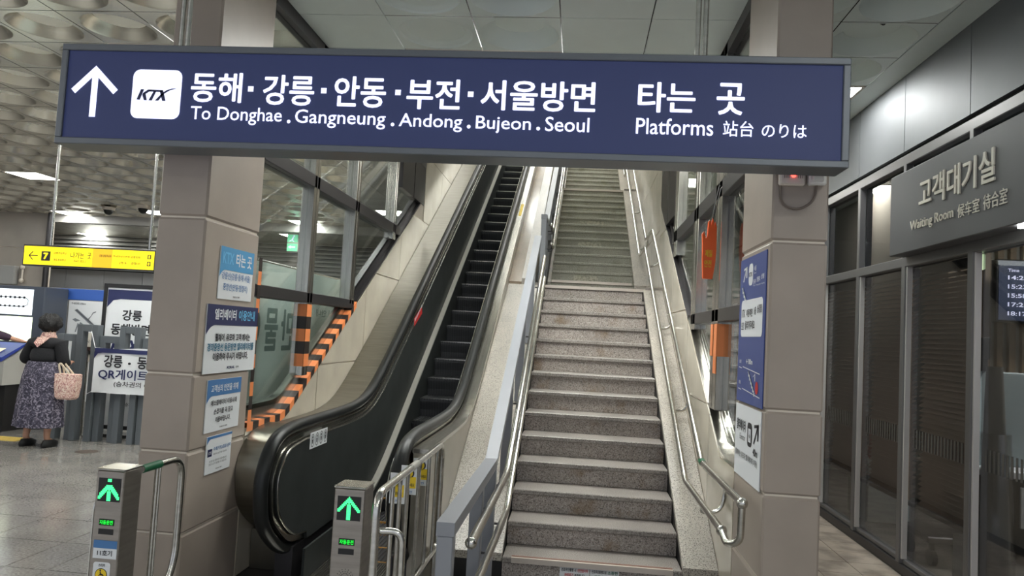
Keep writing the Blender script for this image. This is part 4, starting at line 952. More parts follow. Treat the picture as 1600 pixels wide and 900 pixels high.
# ================================================================ CAUTION TAPE
def tape(b, path, wdir, wd, seg):
    """Striped ribbon along path: cells alternate between the two slots."""
    P = [Vector(p) for p in path]; L = [0]
    for i in range(1, len(P)): L.append(L[-1] + (P[i] - P[i - 1]).length)
    def at(s):
        for i in range(1, len(P)):
            if s <= L[i] + 1e-9: return P[i - 1].lerp(P[i], (s - L[i - 1]) / max(1e-9, L[i] - L[i - 1]))
        return P[-1]
    n = int(L[-1] / seg); w_ = Vector(wdir) * wd
    for k in range(n):
        a, c = at(L[-1] * k / n), at(L[-1] * (k + 1) / n); b.m(k % 2); off = w_ * 0
        b.add([a, c, c + w_, a + w_], [(0, 1, 2, 3)])
    b.m(0)
t = thing('caution_tape', 'orange and black striped tape edging the wall and glass frame', 'tape', (-2.05, 5.2, .9))
TM = [ORANGE, TBLACK]; EX = -2.044
path = [(EX, 4.53, SIL_L(4.53) + .03)] + [(EX, y, SIL_L(y) + .03) for y in (4.7, 4.9, 5.05, 5.12, 5.2, 5.4, 6.0, 6.66)]
q = B(); tape(q, path, (0, 0, -1), .055, .085); part('front_strip', q, TM, t)
q = B(); tape(q, path, (-1, 0, 0), .055, .085); part('top_strip', q, TM, t)
q = B(); tape(q, [(EX - .002, 4.535, .94), (EX - .002, 4.535, 2.0)], (0, 1, 0), .05, .085); part('pillar_strip', q, TM, t)
q = B(); tape(q, [(-2.046, 5.425, 1.27), (-2.046, 5.425, 1.74)], (0, 1, 0), .10, .085); tape(q, [(-2.047, 5.418, 1.27), (-2.047, 5.418, 1.74)], (-1, 0, 0), .07, .085); part('post_strip', q, TM, t)
q = B(); q.box(.950, .954, 5.215, 5.32, 1.40, 1.745); q.box(.950, .954, 5.36, 5.45, 1.52, 1.745); q.box(.951, 1.03, 5.212, 5.2185, 1.52, 1.745); tag(part('tape_reflection', q, ORANGE), 'orange patch imitating a tape reflection on the right window post', 'tape')  # tape reflection made as plain orange patches on the post

# orange vinyl hand hung on the right partition
t = thing('foam_hand', 'orange foam hand with yellow lettering hung on the right glass partition', 'foam hand', (.872, 5.19, 2.05))
HO = [(-.035, 0), (.03, 0), (.042, .10), (.046, .20), (.043, .27), (.040, .36), (.030, .40), (.024, .36), (.020, .40), (.008, .425), (.002, .37), (-.006, .41), (-.018, .40), (-.020, .30), (-.030, .28), (-.044, .33), (-.056, .31), (-.050, .24), (-.046, .14)]
q = B(); q.prism('y', 5.175, 5.21, [(.872 + a + .02 * c, 2.05 + c) for a, c in HO]); hm = part('hand', q, HANDO, t); md = hm.modifiers.new('round', 'BEVEL'); md.width = .009; md.segments = 2
text(('S', 5.174), '안전', .842, .89, 2.13, 2.18, YELP, t, .002, .02); text(('S', 5.174), '제일', .845, .893, 2.06 + .14, 2.25, YELP, t, .002, .02)
q = B(); q.tube([(.885, 5.19, 2.46), (.93, 5.21, 2.70), (.96, 5.24, 2.72)], .003, 6); q.tube([(.893, 5.19, 2.455), (.945, 5.21, 2.69), (.965, 5.24, 2.71)], .003, 6); part('string', q, DARKM, t)

# banner standing behind the left glass, seen from its back
t = thing('hall_banner', 'pale grey banner behind the glass with reversed lettering', 'banner', (-2.42, 6.3, 0))
q = B(); q.box(-2.44, -2.42, 4.95, 7.7, .35, 2.045); part('cloth', q, BANN, t)
q = B(); q.tube([(-2.43, 4.93, 2.05), (-2.43, 7.72, 2.05)], .012, 8); q.tube([(-2.43, 4.93, 0), (-2.43, 4.93, 2.05)], .014, 8); q.tube([(-2.43, 7.72, 0), (-2.43, 7.72, 2.05)], .014, 8); part('stand', q, STEEL, t, True)
BW = ('E', -2.419)
text(BW, '게', 6.42, 6.18, 1.36, 1.70, MIRR, t, .001, .03); text(BW, '만', 6.12, 5.86, 1.36, 1.70, MIRT, t, .001, .03); text(BW, '물', 5.80, 5.54, 1.36, 1.70, MIRT, t, .001, .03); text(BW, '이', 5.46, 5.24, 1.36, 1.70, MIRT, t, .001, .03)
text(BW, '대합실 안내', 7.4, 6.65, 1.66, 1.73, MIRT, t, .001, .02)

# ================================================================ LEFT HALL
# fence of alternating portals
t = thing('portal_fence', 'charcoal fence of upright rectangular frames, tall and low in turn', 'fence', (-5.6, 8.7, 0))
fx = -6.46
for k in range(7):
    w_ = .28; h_ = 1.30 if k % 2 == 0 else 1.43; y0 = 8.70 if k % 2 == 0 else 8.66; p_ = .082; d_ = .11
    q = B(); q.bevbox(fx + .004, fx + p_, y0, y0 + d_, 0, h_, .004); q.bevbox(fx + w_ - p_, fx + w_ - .004, y0, y0 + d_, 0, h_, .004); q.bevbox(fx + p_ - .002, fx + w_ - p_ + .002, y0, y0 + d_, h_ - .085, h_, .004)
    part('portal_frame', q, FENCE, t); fx += w_
# QR banner on the fence
t = thing('gate_banner', 'white cloth banner with navy stripe and lettering tied to the fence', 'banner', (-5.3, 8.6, .6)); PB = ('S', 8.60)
q = B(); N_ = 14
V_ = [(-5.88 + 1.1 * i / N_, 8.60 + .012 * math.sin(i * 1.1) - .0, .612 + .55 * j / 4 - .012 * math.sin(i * .6) * (j / 4)) for j in range(5) for i in range(N_ + 1)]
q.add(V_, [(j * (N_ + 1) + i, j * (N_ + 1) + i + 1, (j + 1) * (N_ + 1) + i + 1, (j + 1) * (N_ + 1) + i) for j in range(4) for i in range(N_)]); part('cloth', q, PAPER, t, True)
PB = ('S', 8.586)
q = B(); bpoly(q, PB, [(-5.87, 1.10), (-4.80, 1.105), (-4.80, 1.15), (-5.87, 1.155), (-5.87, 1.10)][:4], .0); bpoly(q, PB, [(-5.875, 1.11), (-5.875, 1.02), (-5.83, 1.085), (-5.76, 1.103)], 0); part('navy_stripe', q, NAVY, t)
text(PB, '강릉', -5.74, -5.50, .925, 1.08, INK, t, .002, .03); text(PB, '·', -5.43, -5.39, .97, 1.0, INK, t, .002, .03); text(PB, '동해', -5.31, -5.07, .925, 1.08, INK, t, .002, .03)
text(PB, 'QR게이트', -5.80, -5.16, .775, .91, NAVY, t, .002, .02); text(PB, '(승차권의 QR)', -5.59, -5.05, .69, .765, INK, t, .002, .015)
q = B(); q.tube([(-5.88, 8.6, 1.16), (-5.97, 8.64, 1.35)], .004, 6); q.tube([(-5.88, 8.6, .62), (-5.98, 8.66, .58)], .004, 6); part('tie', q, PAPER, t)
# big framed notice behind the fence
t = thing('notice_stand', 'tall black framed white notice stand behind the fence', 'notice stand', (-5.6, 9.12, 0)); PN = ('S', 9.10)
q = B()
for a in ((-6.165, -6.115, 0, 1.97), (-4.70, -4.65, 0, 1.97), (-6.115, -4.70, 1.92, 1.97), (-6.115, -4.70, .10, .15)): q.bevbox(a[0], a[1], 9.09, 9.14, a[2], a[3], .004)
q.bevbox(-6.165, -4.6, 9.06, 9.3, 0, .04, .005); part('frame', q, BLACKB, t)
q = B(); q.box(-6.115, -4.70, 9.105, 9.12, .15, 1.92); part('sheet', q, PAPER, t)
q = B(); bpoly(q, PN, [(-6.11, 1.76), (-6.11, 1.895), (-4.71, 1.895), (-4.71, 1.77), (-5.93, 1.775), (-6.03, 1.755), (-6.11, 1.66)], -.003); part('header_band', q, NAVY, t)
text(PN, '강릉', -5.89, -5.62, 1.50, 1.64, INK, t, -.002, .03); text(PN, '동해방면', -6.03, -5.50, 1.31, 1.46, INK, t, -.002, .03); text(PN, 'KTX', -6.02, -5.62, 1.09, 1.25, NAVY, t, -.002, .05, shear=.3); text(PN, '타는곳 고객', -5.95, -5.55, .95, 1.05, INK, t, -.002, .02)
text(PN, '승차권 확인 후 이용', -5.75, -5.35, .40, .45, INK, t, -.002, .02)
# station map board
t = thing('map_board', 'wide information board with blue header and station plan behind the woman', 'sign', (-7.2, 9.75, 0)); PM = ('S', 9.70)
q = B(); q.bevbox(-8.1, -6.50, 9.705, 9.80, .25, 1.90, .006); q.bevbox(-8.0, -7.9, 9.72, 9.79, 0, .25); q.bevbox(-6.75, -6.65, 9.72, 9.79, 0, .25); part('case', q, mat('board_case', (150, 150, 152), .5), t)
q = B(); brect(q, PM, -8.09, -6.51, 1.745, 1.895, 0, .003); part('header_band', q, mat('board_blue', (58, 98, 180), .5), t)
text(PM, '종합안내도', -7.75, -7.29, 1.79, 1.87, WHITE, t, .005, .03); text(PM, 'Information', -7.5, -7.29, 1.755, 1.78, WHITE, t, .005, .01)
q = B(); bpoly(q, PM, rrect(-7.21, -7.09, 1.76, 1.88, .012), .004); o = part('icon_plate', q, INK, t)
q = B(); q.add([pmap(PM, a, c, .0045) for a, c in circ(-7.15, 1.82, .045, 20)] + [pmap(PM, a, c, .0045) for a, c in circ(-7.15, 1.82, .036, 20)], [(i, (i + 1) % 20, 20 + (i + 1) % 20, 20 + i) for i in range(20)]); bpoly(q, PM, [(-7.16, 1.79), (-7.145, 1.79), (-7.138, 1.825), (-7.152, 1.825)], .0045); bpoly(q, PM, circ(-7.143, 1.84, .007, 8), .0045); part('info_symbol', q, mat('print_pink', (222, 150, 150), .5), o)
q = B(); brect(q, PM, -7.07, -6.53, .35, 1.735, 0, .002); o = part('plan_sheet', q, PAPER, t)
text(PM, '역 시설 안내도  in Platform', -7.03, -6.82, 1.68, 1.71, INK, o, .004, .01)
q = B()
bpoly(q, PM, [(-6.98, 1.60), (-6.94, 1.62), (-6.60, 1.36), (-6.64, 1.34)], .004); bpoly(q, PM, [(-6.78, 1.48), (-6.76, 1.47), (-6.71, 1.58), (-6.66, 1.60), (-6.66, 1.585), (-6.70, 1.565)], .004); bpoly(q, PM, [(-7.0, 1.47), (-6.96, 1.49), (-6.88, 1.46), (-6.95, 1.44)], .004); bpoly(q, PM, [(-6.88, 1.44), (-6.78, 1.38), (-6.80, 1.36), (-6.9, 1.40)], .004); bpoly(q, PM, [(-6.92, 1.42), (-6.90, 1.42), (-6.93, 1.30), (-6.95, 1.30)], .004)
part('plan_drawing', q, mat('plan_grey', (128, 132, 138), .6), o)
q = B(); bline(q, PM, (-6.955, 1.605), (-6.615, 1.355), .008, .005); part('plan_line', q, INK, o)
q = B(); brect(q, PM, -8.05, -7.10, .35, 1.735, 0, .002); o = part('list_sheet', q, mat('map_cream', (208, 206, 178), .6), t)
q = B(); brect(q, PM, -8.05, -7.10, 1.68, 1.735, .003, .004); part('tan_band', q, TAN, o)
q = B(); brect(q, PM, -7.25, -7.12, .4, 1.66, .003, .004); part('white_panel', q, PAPER, o)
q = B()
for k in range(4): brect(q, PM, -7.40, -7.29, 1.60 - .03 * k, 1.615 - .03 * k, .003, .004)
part('list_lines', q, INK, o)
# oval sign between woman and fence
t = thing('oval_sign', 'small oval stand sign with dark band between woman and fence', 'sign', (-6.28, 9.0, 0)); PO = ('S', 9.0)
q = B(); q.tube([(-6.25, 9.01, 0), (-6.25, 9.01, 1.1)], .015, 8); q.tube([(-6.25, 9.01, 0), (-6.25, 9.01, .02)], .08, 20); part('pole', q, STEEL, t, True)
q = B(); q.prism('y', 9.0, 9.012, circ(-6.25, 1.18, .14, 28, .19)); q.prism('y', 9.0, 9.012, [(-6.42, .95), (-6.08, .95), (-6.08, 1.1), (-6.42, 1.1)]); part('plate', q, mat('oval_plate', (206, 200, 188), .5), t)
q = B(); q.prism('y', 8.997, 9.0, [(-6.425, 1.09), (-6.075, 1.09), (-6.068, 1.14), (-6.432, 1.14)]); part('dark_band', q, mat('oval_band', (74, 52, 46), .5), t)
text(PO, '비상시 문의', -6.36, -6.14, 1.19, 1.23, INK, t, .002, .02)
# floor cover
q = B(); q.tube([(-5.5, 8.06, .0), (-5.5, 8.06, .004)], .12, 28); tag(part('floor_cover', q, mat('cover_brown', (84, 74, 68), .6), None, org=(-5.5, 8.06, 0)), 'round dark floor cover plate in front of the charcoal fence', 'floor cover')
q = B(); q.box(-7.3, -6.62, 8.36, 8.62, 0, .005)
for i in range(4):
    for k in range(2): q.box(-7.26 + .17 * i, -7.14 + .17 * i, 8.40 + .12 * k, 8.44 + .12 * k, .005, .009)
tag(part('tactile_paving', q, mat('tactile_yellow', (206, 176, 92), .6), None, org=(-6.95, 8.5, 0)), 'yellow tactile floor strip in front of the ticket machine', 'paving')
# ticket machine
t = thing('ticket_machine', 'slate ticket machine with map panel, bright screen and blue console', 'ticket machine', (-7.6, 9.4, 0))
q = B(); q.bevbox(-8.3, -7.06, 9.2, 9.66, .9, 1.885, .01); part('upper_cabinet', q, KIOSK, t)
PK = ('S', 9.198); q = B(); brect(q, PK, -8.2, -7.215, 1.50, 1.84, 0, .004); o = part('map_panel', q, SCRW, t)
q = B(); P0 = ('S', 9.193)
for a, c in (((-8.1, 1.73), (-7.32, 1.73)), ((-7.32, 1.73), (-7.28, 1.70)), ((-7.28, 1.70), (-7.28, 1.64)), ((-7.28, 1.64), (-7.34, 1.61)), ((-7.34, 1.61), (-8.1, 1.61))): bline(q, P0, a, c, .008, 0)
for k in range(12): brect(q, P0, -8.08 + .066 * k, -8.05 + .066 * k, 1.715, 1.745, 0, .001); brect(q, P0, -8.08 + .066 * k, -8.05 + .066 * k, 1.60, 1.625, 0, .001)
part('line_map', q, INK, o)
q = B(); brect(q, PK, -8.2, -7.20, 1.15, 1.475, 0, .004); part('bright_screen', q, SCRG, t)
q = B(); q.prism('x', -8.3, -7.22, [(9.2, .60), (9.2, 1.10), (9.02, .98), (8.80, .90), (8.80, .60)]); part('console_body', q, LIGHTP, t)
q = B(); q.prism('x', -8.28, -7.24, [(9.18, 1.10), (9.18, 1.13), (8.78, .955), (8.78, .90)]); o = part('blue_console', q, SCRB, t)
q = B(); q.add([(-7.52, 8.86, 1.002), (-7.36, 8.86, 1.002), (-7.36, 8.99, 1.06), (-7.52, 8.99, 1.06)], [(0, 1, 2, 3)]); part('touch_screen', q, mat('touch_screen', (210, 196, 170), .3, emit=.5), o)
q = B(); q.box(-8.3, -7.25, 8.9, 9.65, 0, .6); part('dark_base', q, BLACKB, t); q = B(); q.bevbox(-8.25, -7.35, 8.78, 9.2, .06, .42, .01); part('light_bin', q, mat('bin_beige', (160, 152, 140), .5), t); q = B(); q.bevbox(-7.2, -7.05, 9.3, 9.65, 0, .9, .006); part('side_leg', q, KIOSK, t)
# grey wall box above the machine
q = B(); q.bevbox(-13.0, -12.64, 15.45, 15.6, 2.1, 2.52, .01); tag(part('wall_box', q, mat('wall_box_grey', (164, 164, 162), .5), None, org=(-12.8, 15.5, 2.1)), 'grey metal box fixed high on the beige wall above the ticket machine', 'box')
q = B(); q.tube([(-12.52, 15.55, 2.15), (-12.52, 15.55, 2.5)], .02, 8); q.ball((-12.52, 15.54, 2.2), .05); q.ball((-12.52, 15.54, 2.5), .05); tag(part('wall_bell', q, CREAM, None, True, org=(-12.52, 15.55, 2.2)), 'small pale bell fitting right of the grey wall box', 'fitting')
# dome cameras under the hall ceiling
for x, y, l in ((-9.75, 14.3, 'dark dome camera under the hall ceiling left of the other two'), (-8.75, 13.9, 'middle dome camera under the hall ceiling'), (-8.35, 15.0, 'dome camera under the hall ceiling beside the small lamp')):
    t = thing('dome_camera', l, 'camera', (x, y, 3.6)); q = B(); q.tube([(x, y, CZ), (x, y, 3.69)], [.13, .12], 16); part('mount', q, CREAM, t, True); q = B(); q.ball((x, y, 3.68), .09, 14, 8); part('dome', q, BLACK, t, True)
# ceiling detector on the right
t = thing('smoke_detector', 'small black detector in the round ceiling recess near the metal wall', 'detector', (1.92, 4.99, 3.80)); q = B(); q.tube([(1.92, 4.985, 3.825), (1.92, 4.985, 3.79)], [.03, .024], 14); part('body', q, BLACK, t, True); q = B(); q.ball((1.92, 4.985, 3.79), .015, 10, 6); part('tip', q, DARKM, t)
# illuminated running man exit sign beyond the glass
t = thing('emergency_exit_sign', 'green lit emergency exit sign hanging beyond the left glass partition', 'sign', (-6.5, 16.0, 3.2)); PX_ = ('S', 15.97)
q = B(); q.bevbox(-6.60, -6.34, 15.98, 16.05, 3.17, 3.58, .006); part('case', q, CREAM, t)
q = B(); q.tube([(-6.55, 16.01, 3.57), (-6.55, 16.01, CZ)], .01, 6); q.tube([(-6.39, 16.01, 3.57), (-6.39, 16.01, CZ)], .01, 6); part('hanging_rods', q, STEEL, t)
q = B(); brect(q, PX_, -6.59, -6.35, 3.38, 3.55, -.006, 0); brect(q, PX_, -6.59, -6.35, 3.18, 3.35, -.006, 0); o = part('green_panel', q, EXITG, t)
q = B(); bpoly(q, PX_, circ(-6.44, 3.52, .02, 10), .002); bline(q, PX_, (-6.45, 3.50), (-6.48, 3.43), .03, .002); bline(q, PX_, (-6.48, 3.43), (-6.43, 3.39), .02, .002); bline(q, PX_, (-6.48, 3.43), (-6.54, 3.40), .02, .002); bline(q, PX_, (-6.50, 3.27), (-6.40, 3.27), .03, .002); bpoly(q, PX_, [(-6.50, 3.31), (-6.50, 3.23), (-6.57, 3.27)], .002); part('white_symbol', q, LETTER, o)

# ---- ceiling lamps
def lamp(x, y, z, w_, h_, lab, grp=None):
    t = thing('ceiling_lamp', lab, 'lamp', (x, y, z), grp)
    q = B(); a = w_ / 2 - .006; c = h_ / 2 - .006; f = .022
    for e in ((-a, a, -c, -c + f), (-a, a, c - f, c), (-a, -a + f, -c + f, c - f), (a - f, a, -c + f, c - f)): q.box(x + e[0], x + e[1], y + e[2], y + e[3], z - .004, z + .03)
    part('lamp_frame', q, CREAM, t); q = B(); q.box(x - a + f, x + a - f, y - c + f, y + c - f, z, z + .012); part('diffuser', q, LAMPM, t)
LAB = {0: 'bright square ceiling lamp nearest, left of the yellow sign', 1: 'bright square ceiling lamp above the beige wall end', 2: 'small bright ceiling lamp half hidden by the left pillar', 3: 'far ceiling lamp beyond the soffit beam', 4: 'far ceiling lamp beyond the soffit, beside the pillar', 5: 'ceiling lamp seen low through the left glass', 6: 'ceiling lamp seen high through the left glass'}
for i, (x, y) in enumerate(LAMPS): lamp(x, y, CZ - .002, .6, .6, LAB.get(i, 'square ceiling lamp added unseen to brighten the hall'), None if i in LAB else 'added hall lamps')
for x, y in CLAMP: lamp(x, y, CZ - .002, .61, .6, 'bright square ceiling lamp by the metal wall above the waiting room' if abs(y - 6.385) < .2 and x > 1.2 else 'stairs side ceiling lamp, one of a set mostly added unseen for light', None if abs(y - 6.385) < .2 and x > 1.2 else 'stairs side ceiling lamps')
for y in (10.2, 12.4, 14.6, 16.8, 19.2): lamp(-.55, y, 8.19, 1.45, .45, 'long lamp under the stairwell ceiling', 'stairwell lamps')
# waiting room lamp
lamp(4.4, 6.0, 3.11, .9, .9, 'square lamp inside the waiting room')

# ================================================================ WAITING ROOM THINGS
for i in range(7, 11):
    y0, y1 = JY[i - 1] + .03, JY[i] - .09
    if i == 7: y0 = JY[6] + .22
    t = thing('window_blind', ['', '', '', '', '', '', '', 'brown slatted blind behind the second pane from the lit display', 'brown slatted blind in the middle pane of the waiting room', 'brown slatted blind in the narrow pane beside the pillar', 'brown slatted blind hidden behind the pillar'][i], 'blind', (2.62, (y0 + y1) / 2, .5))
    q = B(); q.bevbox(2.525, 2.585, y0, y1, 2.20, 2.262, .004); part('head_rail', q, DARKM, t)
    q = B(); n = 47
    for k in range(n):
        z = .52 + .0355 * k; j = random.uniform(-.012, .012)
        q.add([(2.525, y0 + j, z), (2.525, y1 + j, z), (2.567, y1 + j, z + .034), (2.567, y0 + j, z + .034), (2.528, y0 + j, z - .002), (2.528, y1 + j, z - .002), (2.57, y1 + j, z + .032), (2.57, y0 + j, z + .032)], [(0, 1, 2, 3), (7, 6, 5, 4), (0, 4, 5, 1), (2, 6, 7, 3), (1, 5, 6, 2), (0, 3, 7, 4)])
    part('slats', q, BLIND, t, kind='stuff')
    q = B(); q.bevbox(2.535, 2.575, y0, y1, .47, .50, .004); part('bottom_rail', q, DARKM, t)
# departures display
t = thing('departure_display', 'dark slate departure screen with white times inside the waiting room', 'screen', (4.1, 7.2, 2.0)); PD = ('S', 7.38)
q = B(); q.bevbox(3.93, 5.6, 7.39, 7.48, 1.96, 2.56, .008); part('case', q, BLACKB, t); q = B(); brect(q, PD, 3.95, 5.58, 1.98, 2.54, -.008, 0); part('screen', q, SCRD, t)
q = B(); brect(q, PD, 3.94, 5.59, 2.50, 2.545, 0, .002); part('pale_band', q, mat('display_band', (150, 156, 164), .4, emit=.3), t)
text(PD, 'Time', 4.03, 4.13, 2.44, 2.47, LETTER, t, .003); text(PD, 'Train', 4.33, 4.43, 2.44, 2.47, LETTER, t, .003)
for k, s_ in enumerate(('14:21', '15:23', '15:58', '17:21', '18:17')): z = 2.37 - .085 * k; text(PD, s_, 4.03, 4.2, z - .005, z + .035, LETTER, t, .003); text(PD, 'KTX', 4.31, 4.40, z, z + .035, LETTER, t, .003); text(PD, '서울', 4.31, 4.38, z - .035, z - .008, LETTER, t, .003)
q = B(); q.tube([(4.7, 7.44, 2.56), (4.7, 7.44, 3.12)], .03, 8); part('hanger', q, STEEL, t, True)
# pale counter screen, slat wall and paper
r = sgroup('wall_waiting_room_slats', None, (4.8, 7.9, 0)); b = B(); b.box(3.7, 6.2, 7.93, 8.0, 0, 3.1); part('backing', b, mat('slat_backing', (150, 146, 136), .6), r)
for k in range(20): b = B(); b.bevbox(3.72 + .12 * k, 3.78 + .12 * k, 7.87, 7.93, 1.25, 3.05, .004); part('wood_slat', b, mat('wood_slat', (142, 122, 98), .5) if k == 0 else MATS['wood_slat'], r)
t = thing('counter_screen', 'pale grey green counter screen behind the open pane', 'counter', (4.4, 6.6, 0)); q = B(); q.bevbox(3.35, 5.8, 6.55, 6.66, .72, 1.5, .01); part('panel', q, mat('counter_panel', (150, 164, 168), .5), t); q = B(); q.bevbox(3.3, 5.8, 6.3, 6.9, .66, .72, .01); part('worktop', q, WHITE, t); q = B(); q.box(3.4, 5.7, 6.6, 6.85, 0, .66); part('cupboard', q, DARKI, t)
q = B(); q.bevbox(3.55, 3.78, 6.28, 6.30, .28, .60, .002); tag(part('paper_sheet', q, PAPER, None, org=(3.66, 6.29, .28)), 'white paper sheet taped below the waiting room counter', 'paper')
q = B(); q.bevbox(3.36, 3.42, 6.5, 6.55, 1.6, 1.78, .004); q.box(3.37, 3.41, 6.52, 6.56, 1.5, 1.6); tag(part('wall_phone', q, BLACK, None, org=(3.39, 6.52, 1.5)), 'small black device standing on the counter screen edge', 'device')
q = B(); q.bevbox(2.521, 2.54, 4.895, 4.965, 2.165, 2.262, .004); tag(part('green_indicator', q, mat('indicator_green', (200, 225, 180), .4, emit=.7), None, org=(2.77, 5.0, 2.0)), 'pale green lit marker high behind the waiting room glass', 'marker')
t = thing('fire_extinguisher', 'red fire extinguisher behind the pane next to the right pillar', 'extinguisher', (2.95, 7.6, .55)); q = B(); q.tube([(2.95, 7.6, .57), (2.95, 7.6, .60), (2.95, 7.6, .92), (2.95, 7.6, .98), (2.95, 7.6, 1.0)], [.06, .075, .075, .045, .025], 16); part('cylinder', q, REDX, t, True); q = B(); q.tube([(2.95, 7.6, 1.0), (2.95, 7.6, 1.05)], .02, 8); q.bevbox(2.90, 2.98, 7.585, 7.615, 1.05, 1.075, .003); part('valve', q, BLACK, t); q = B(); q.tube(fillet([(2.95, 7.6, 1.03), (2.86, 7.58, 1.0), (2.86, 7.56, .7)], .04, 4), .01, 8); part('hose', q, BLACK, t, True); q = B(); q.bevbox(2.8, 3.2, 7.4, 7.9, 0, .56, .01); tag(part('low_cabinet', q, mat('cabinet_pale', (150, 156, 156), .5), None, org=(3, 7.6, 0)), 'low pale cabinet under the red fire extinguisher', 'cabinet')
t = thing('hand_cart', 'flat dark trolley with upright handle behind the glass', 'trolley', (3.0, 6.3, 0)); q = B(); q.bevbox(2.72, 3.22, 6.0, 6.5, .18, .23, .01); part('deck', q, DARKM, t)
for x, y in ((2.78, 6.06), (3.16, 6.06), (2.78, 6.44), (3.16, 6.44)): q = B(); q.tube([(x - .02, y, .06), (x + .02, y, .06)], .06, 14); q.box(x - .015, x + .015, y - .015, y + .015, .08, .19); part('wheel', q, BLACK, t)
q = B(); q.tube(fillet([(2.74, 6.47, .2), (2.74, 6.47, .75), (3.2, 6.47, .75), (3.2, 6.47, .2)], .08, 5), .014, 8); part('handle', q, STEEL, t, True)
t = thing('wrapped_roll', 'roll wrapped in clear plastic standing behind the glass', 'roll', (2.85, 5.35, 0)); q = B(); q.tube([(2.85, 5.35, 0), (2.86, 5.36, .5), (2.88, 5.42, 1.55)], [.10, .09, .05], 14); part('core', q, mat('roll_grey', (120, 122, 120), .5), t, True); q = B(); q.rings([[(2.85 + (.15 + .02 * math.sin(5 * k + 3 * z)) * math.cos(2 * PI * k / 18) * (1 - .35 * z / 1.2), 5.37 + (.15 + .02 * math.cos(4 * k + 2 * z)) * math.sin(2 * PI * k / 18) * (1 - .35 * z / 1.2), z) for k in range(18)] for z in (.005, .15, .3, .5, .7, .9, 1.1)]); part('plastic_wrap', q, PLASTW, t, True)
q = B(); q.prism('y', 5.30, 5.33, [(2.58, 0), (2.66, 0), (2.66, .42), (2.58, .42)]); tag(part('white_panel_offcut', q, mat('offcut', (150, 152, 150), .5), None, org=(2.76, 5.3, 0)), 'narrow pale board leaning beside the plastic wrapped roll', 'board')

# ================================================================ PEOPLE
def skin_body(name, nodes, edges, m, parent=None, sub=2):
    """One continuous surface grown over a skeleton: nodes {key: (x, y, z, radius)}; the first key is the root."""
    keys = list(nodes); me = bpy.data.meshes.new(name)
    me.from_pydata([nodes[k][:3] for k in keys], [(keys.index(a), keys.index(c)) for a, c in edges], [])
    o = bpy.data.objects.new(name, me); COL.objects.link(o)
    o.modifiers.new('skin', 'SKIN'); 
    if not me.skin_vertices: me.attributes
    for i, k in enumerate(keys):
        rr = nodes[k][3]; rr = rr if isinstance(rr, tuple) else (rr, rr)
        me.skin_vertices[0].data[i].radius = rr
    me.skin_vertices[0].data[0].use_root = True
    s = o.modifiers.new('smooth', 'SUBSURF'); s.levels = sub; s.render_levels = sub
    bpy.context.view_layer.update(); dg = bpy.context.evaluated_depsgraph_get()
    nm = bpy.data.meshes.new_from_object(o.evaluated_get(dg)); bpy.data.objects.remove(o)
    nm.materials.clear(); nm.materials.append(m); nm.polygons.foreach_set('use_smooth', [True] * len(nm.polygons))
    return nm
def chain(*k): return list(zip(k[:-1], k[1:]))
def hand_nodes(nd, ed, wrist, palm, dirv, side, pre):
    """Palm plus four bent fingers and a side thumb; dirv = pointing direction, side = direction towards the thumb."""
    W_, P_, D_, S_ = Vector(wrist), Vector(palm), Vector(dirv).normalized(), Vector(side).normalized(); U_ = D_.cross(S_)
    nd[pre + 'p'] = (*P_, .030)
    ed.append((pre + 'w', pre + 'p'))
    for i, (off, ln) in enumerate(((.028, .062), (.010, .072), (-.009, .067), (-.027, .052))):
        a = P_ + S_ * off + D_ * .03; c = a + D_ * ln * .55; e = c + D_ * ln * .45 - Vector((0, 0, .018))
        for q_, v_, r_ in (('a', a, .0095), ('b', c, .0085), ('c', e, .007)): nd['%sf%d%s' % (pre, i, q_)] = (*v_, r_)
        ed += chain(pre + 'p', '%sf%da' % (pre, i), '%sf%db' % (pre, i), '%sf%dc' % (pre, i))
    a = P_ - D_ * .012 + S_ * .034; c = a + S_ * .022 + D_ * .03; nd[pre + 't1'] = (*a, .011); nd[pre + 't2'] = (*c, .008); ed += chain(pre + 'p', pre + 't1', pre + 't2')
def ell(cx, cy, z, rx, ry, n=28, wob=0.0, ph=0.0, f=7): return [(cx + (rx + wob * math.sin(f * 2 * PI * k / n + ph)) * math.cos(2 * PI * k / n), cy + (ry + wob * math.sin(f * 2 * PI * k / n + ph)) * math.sin(2 * PI * k / n), z) for k in range(n)]

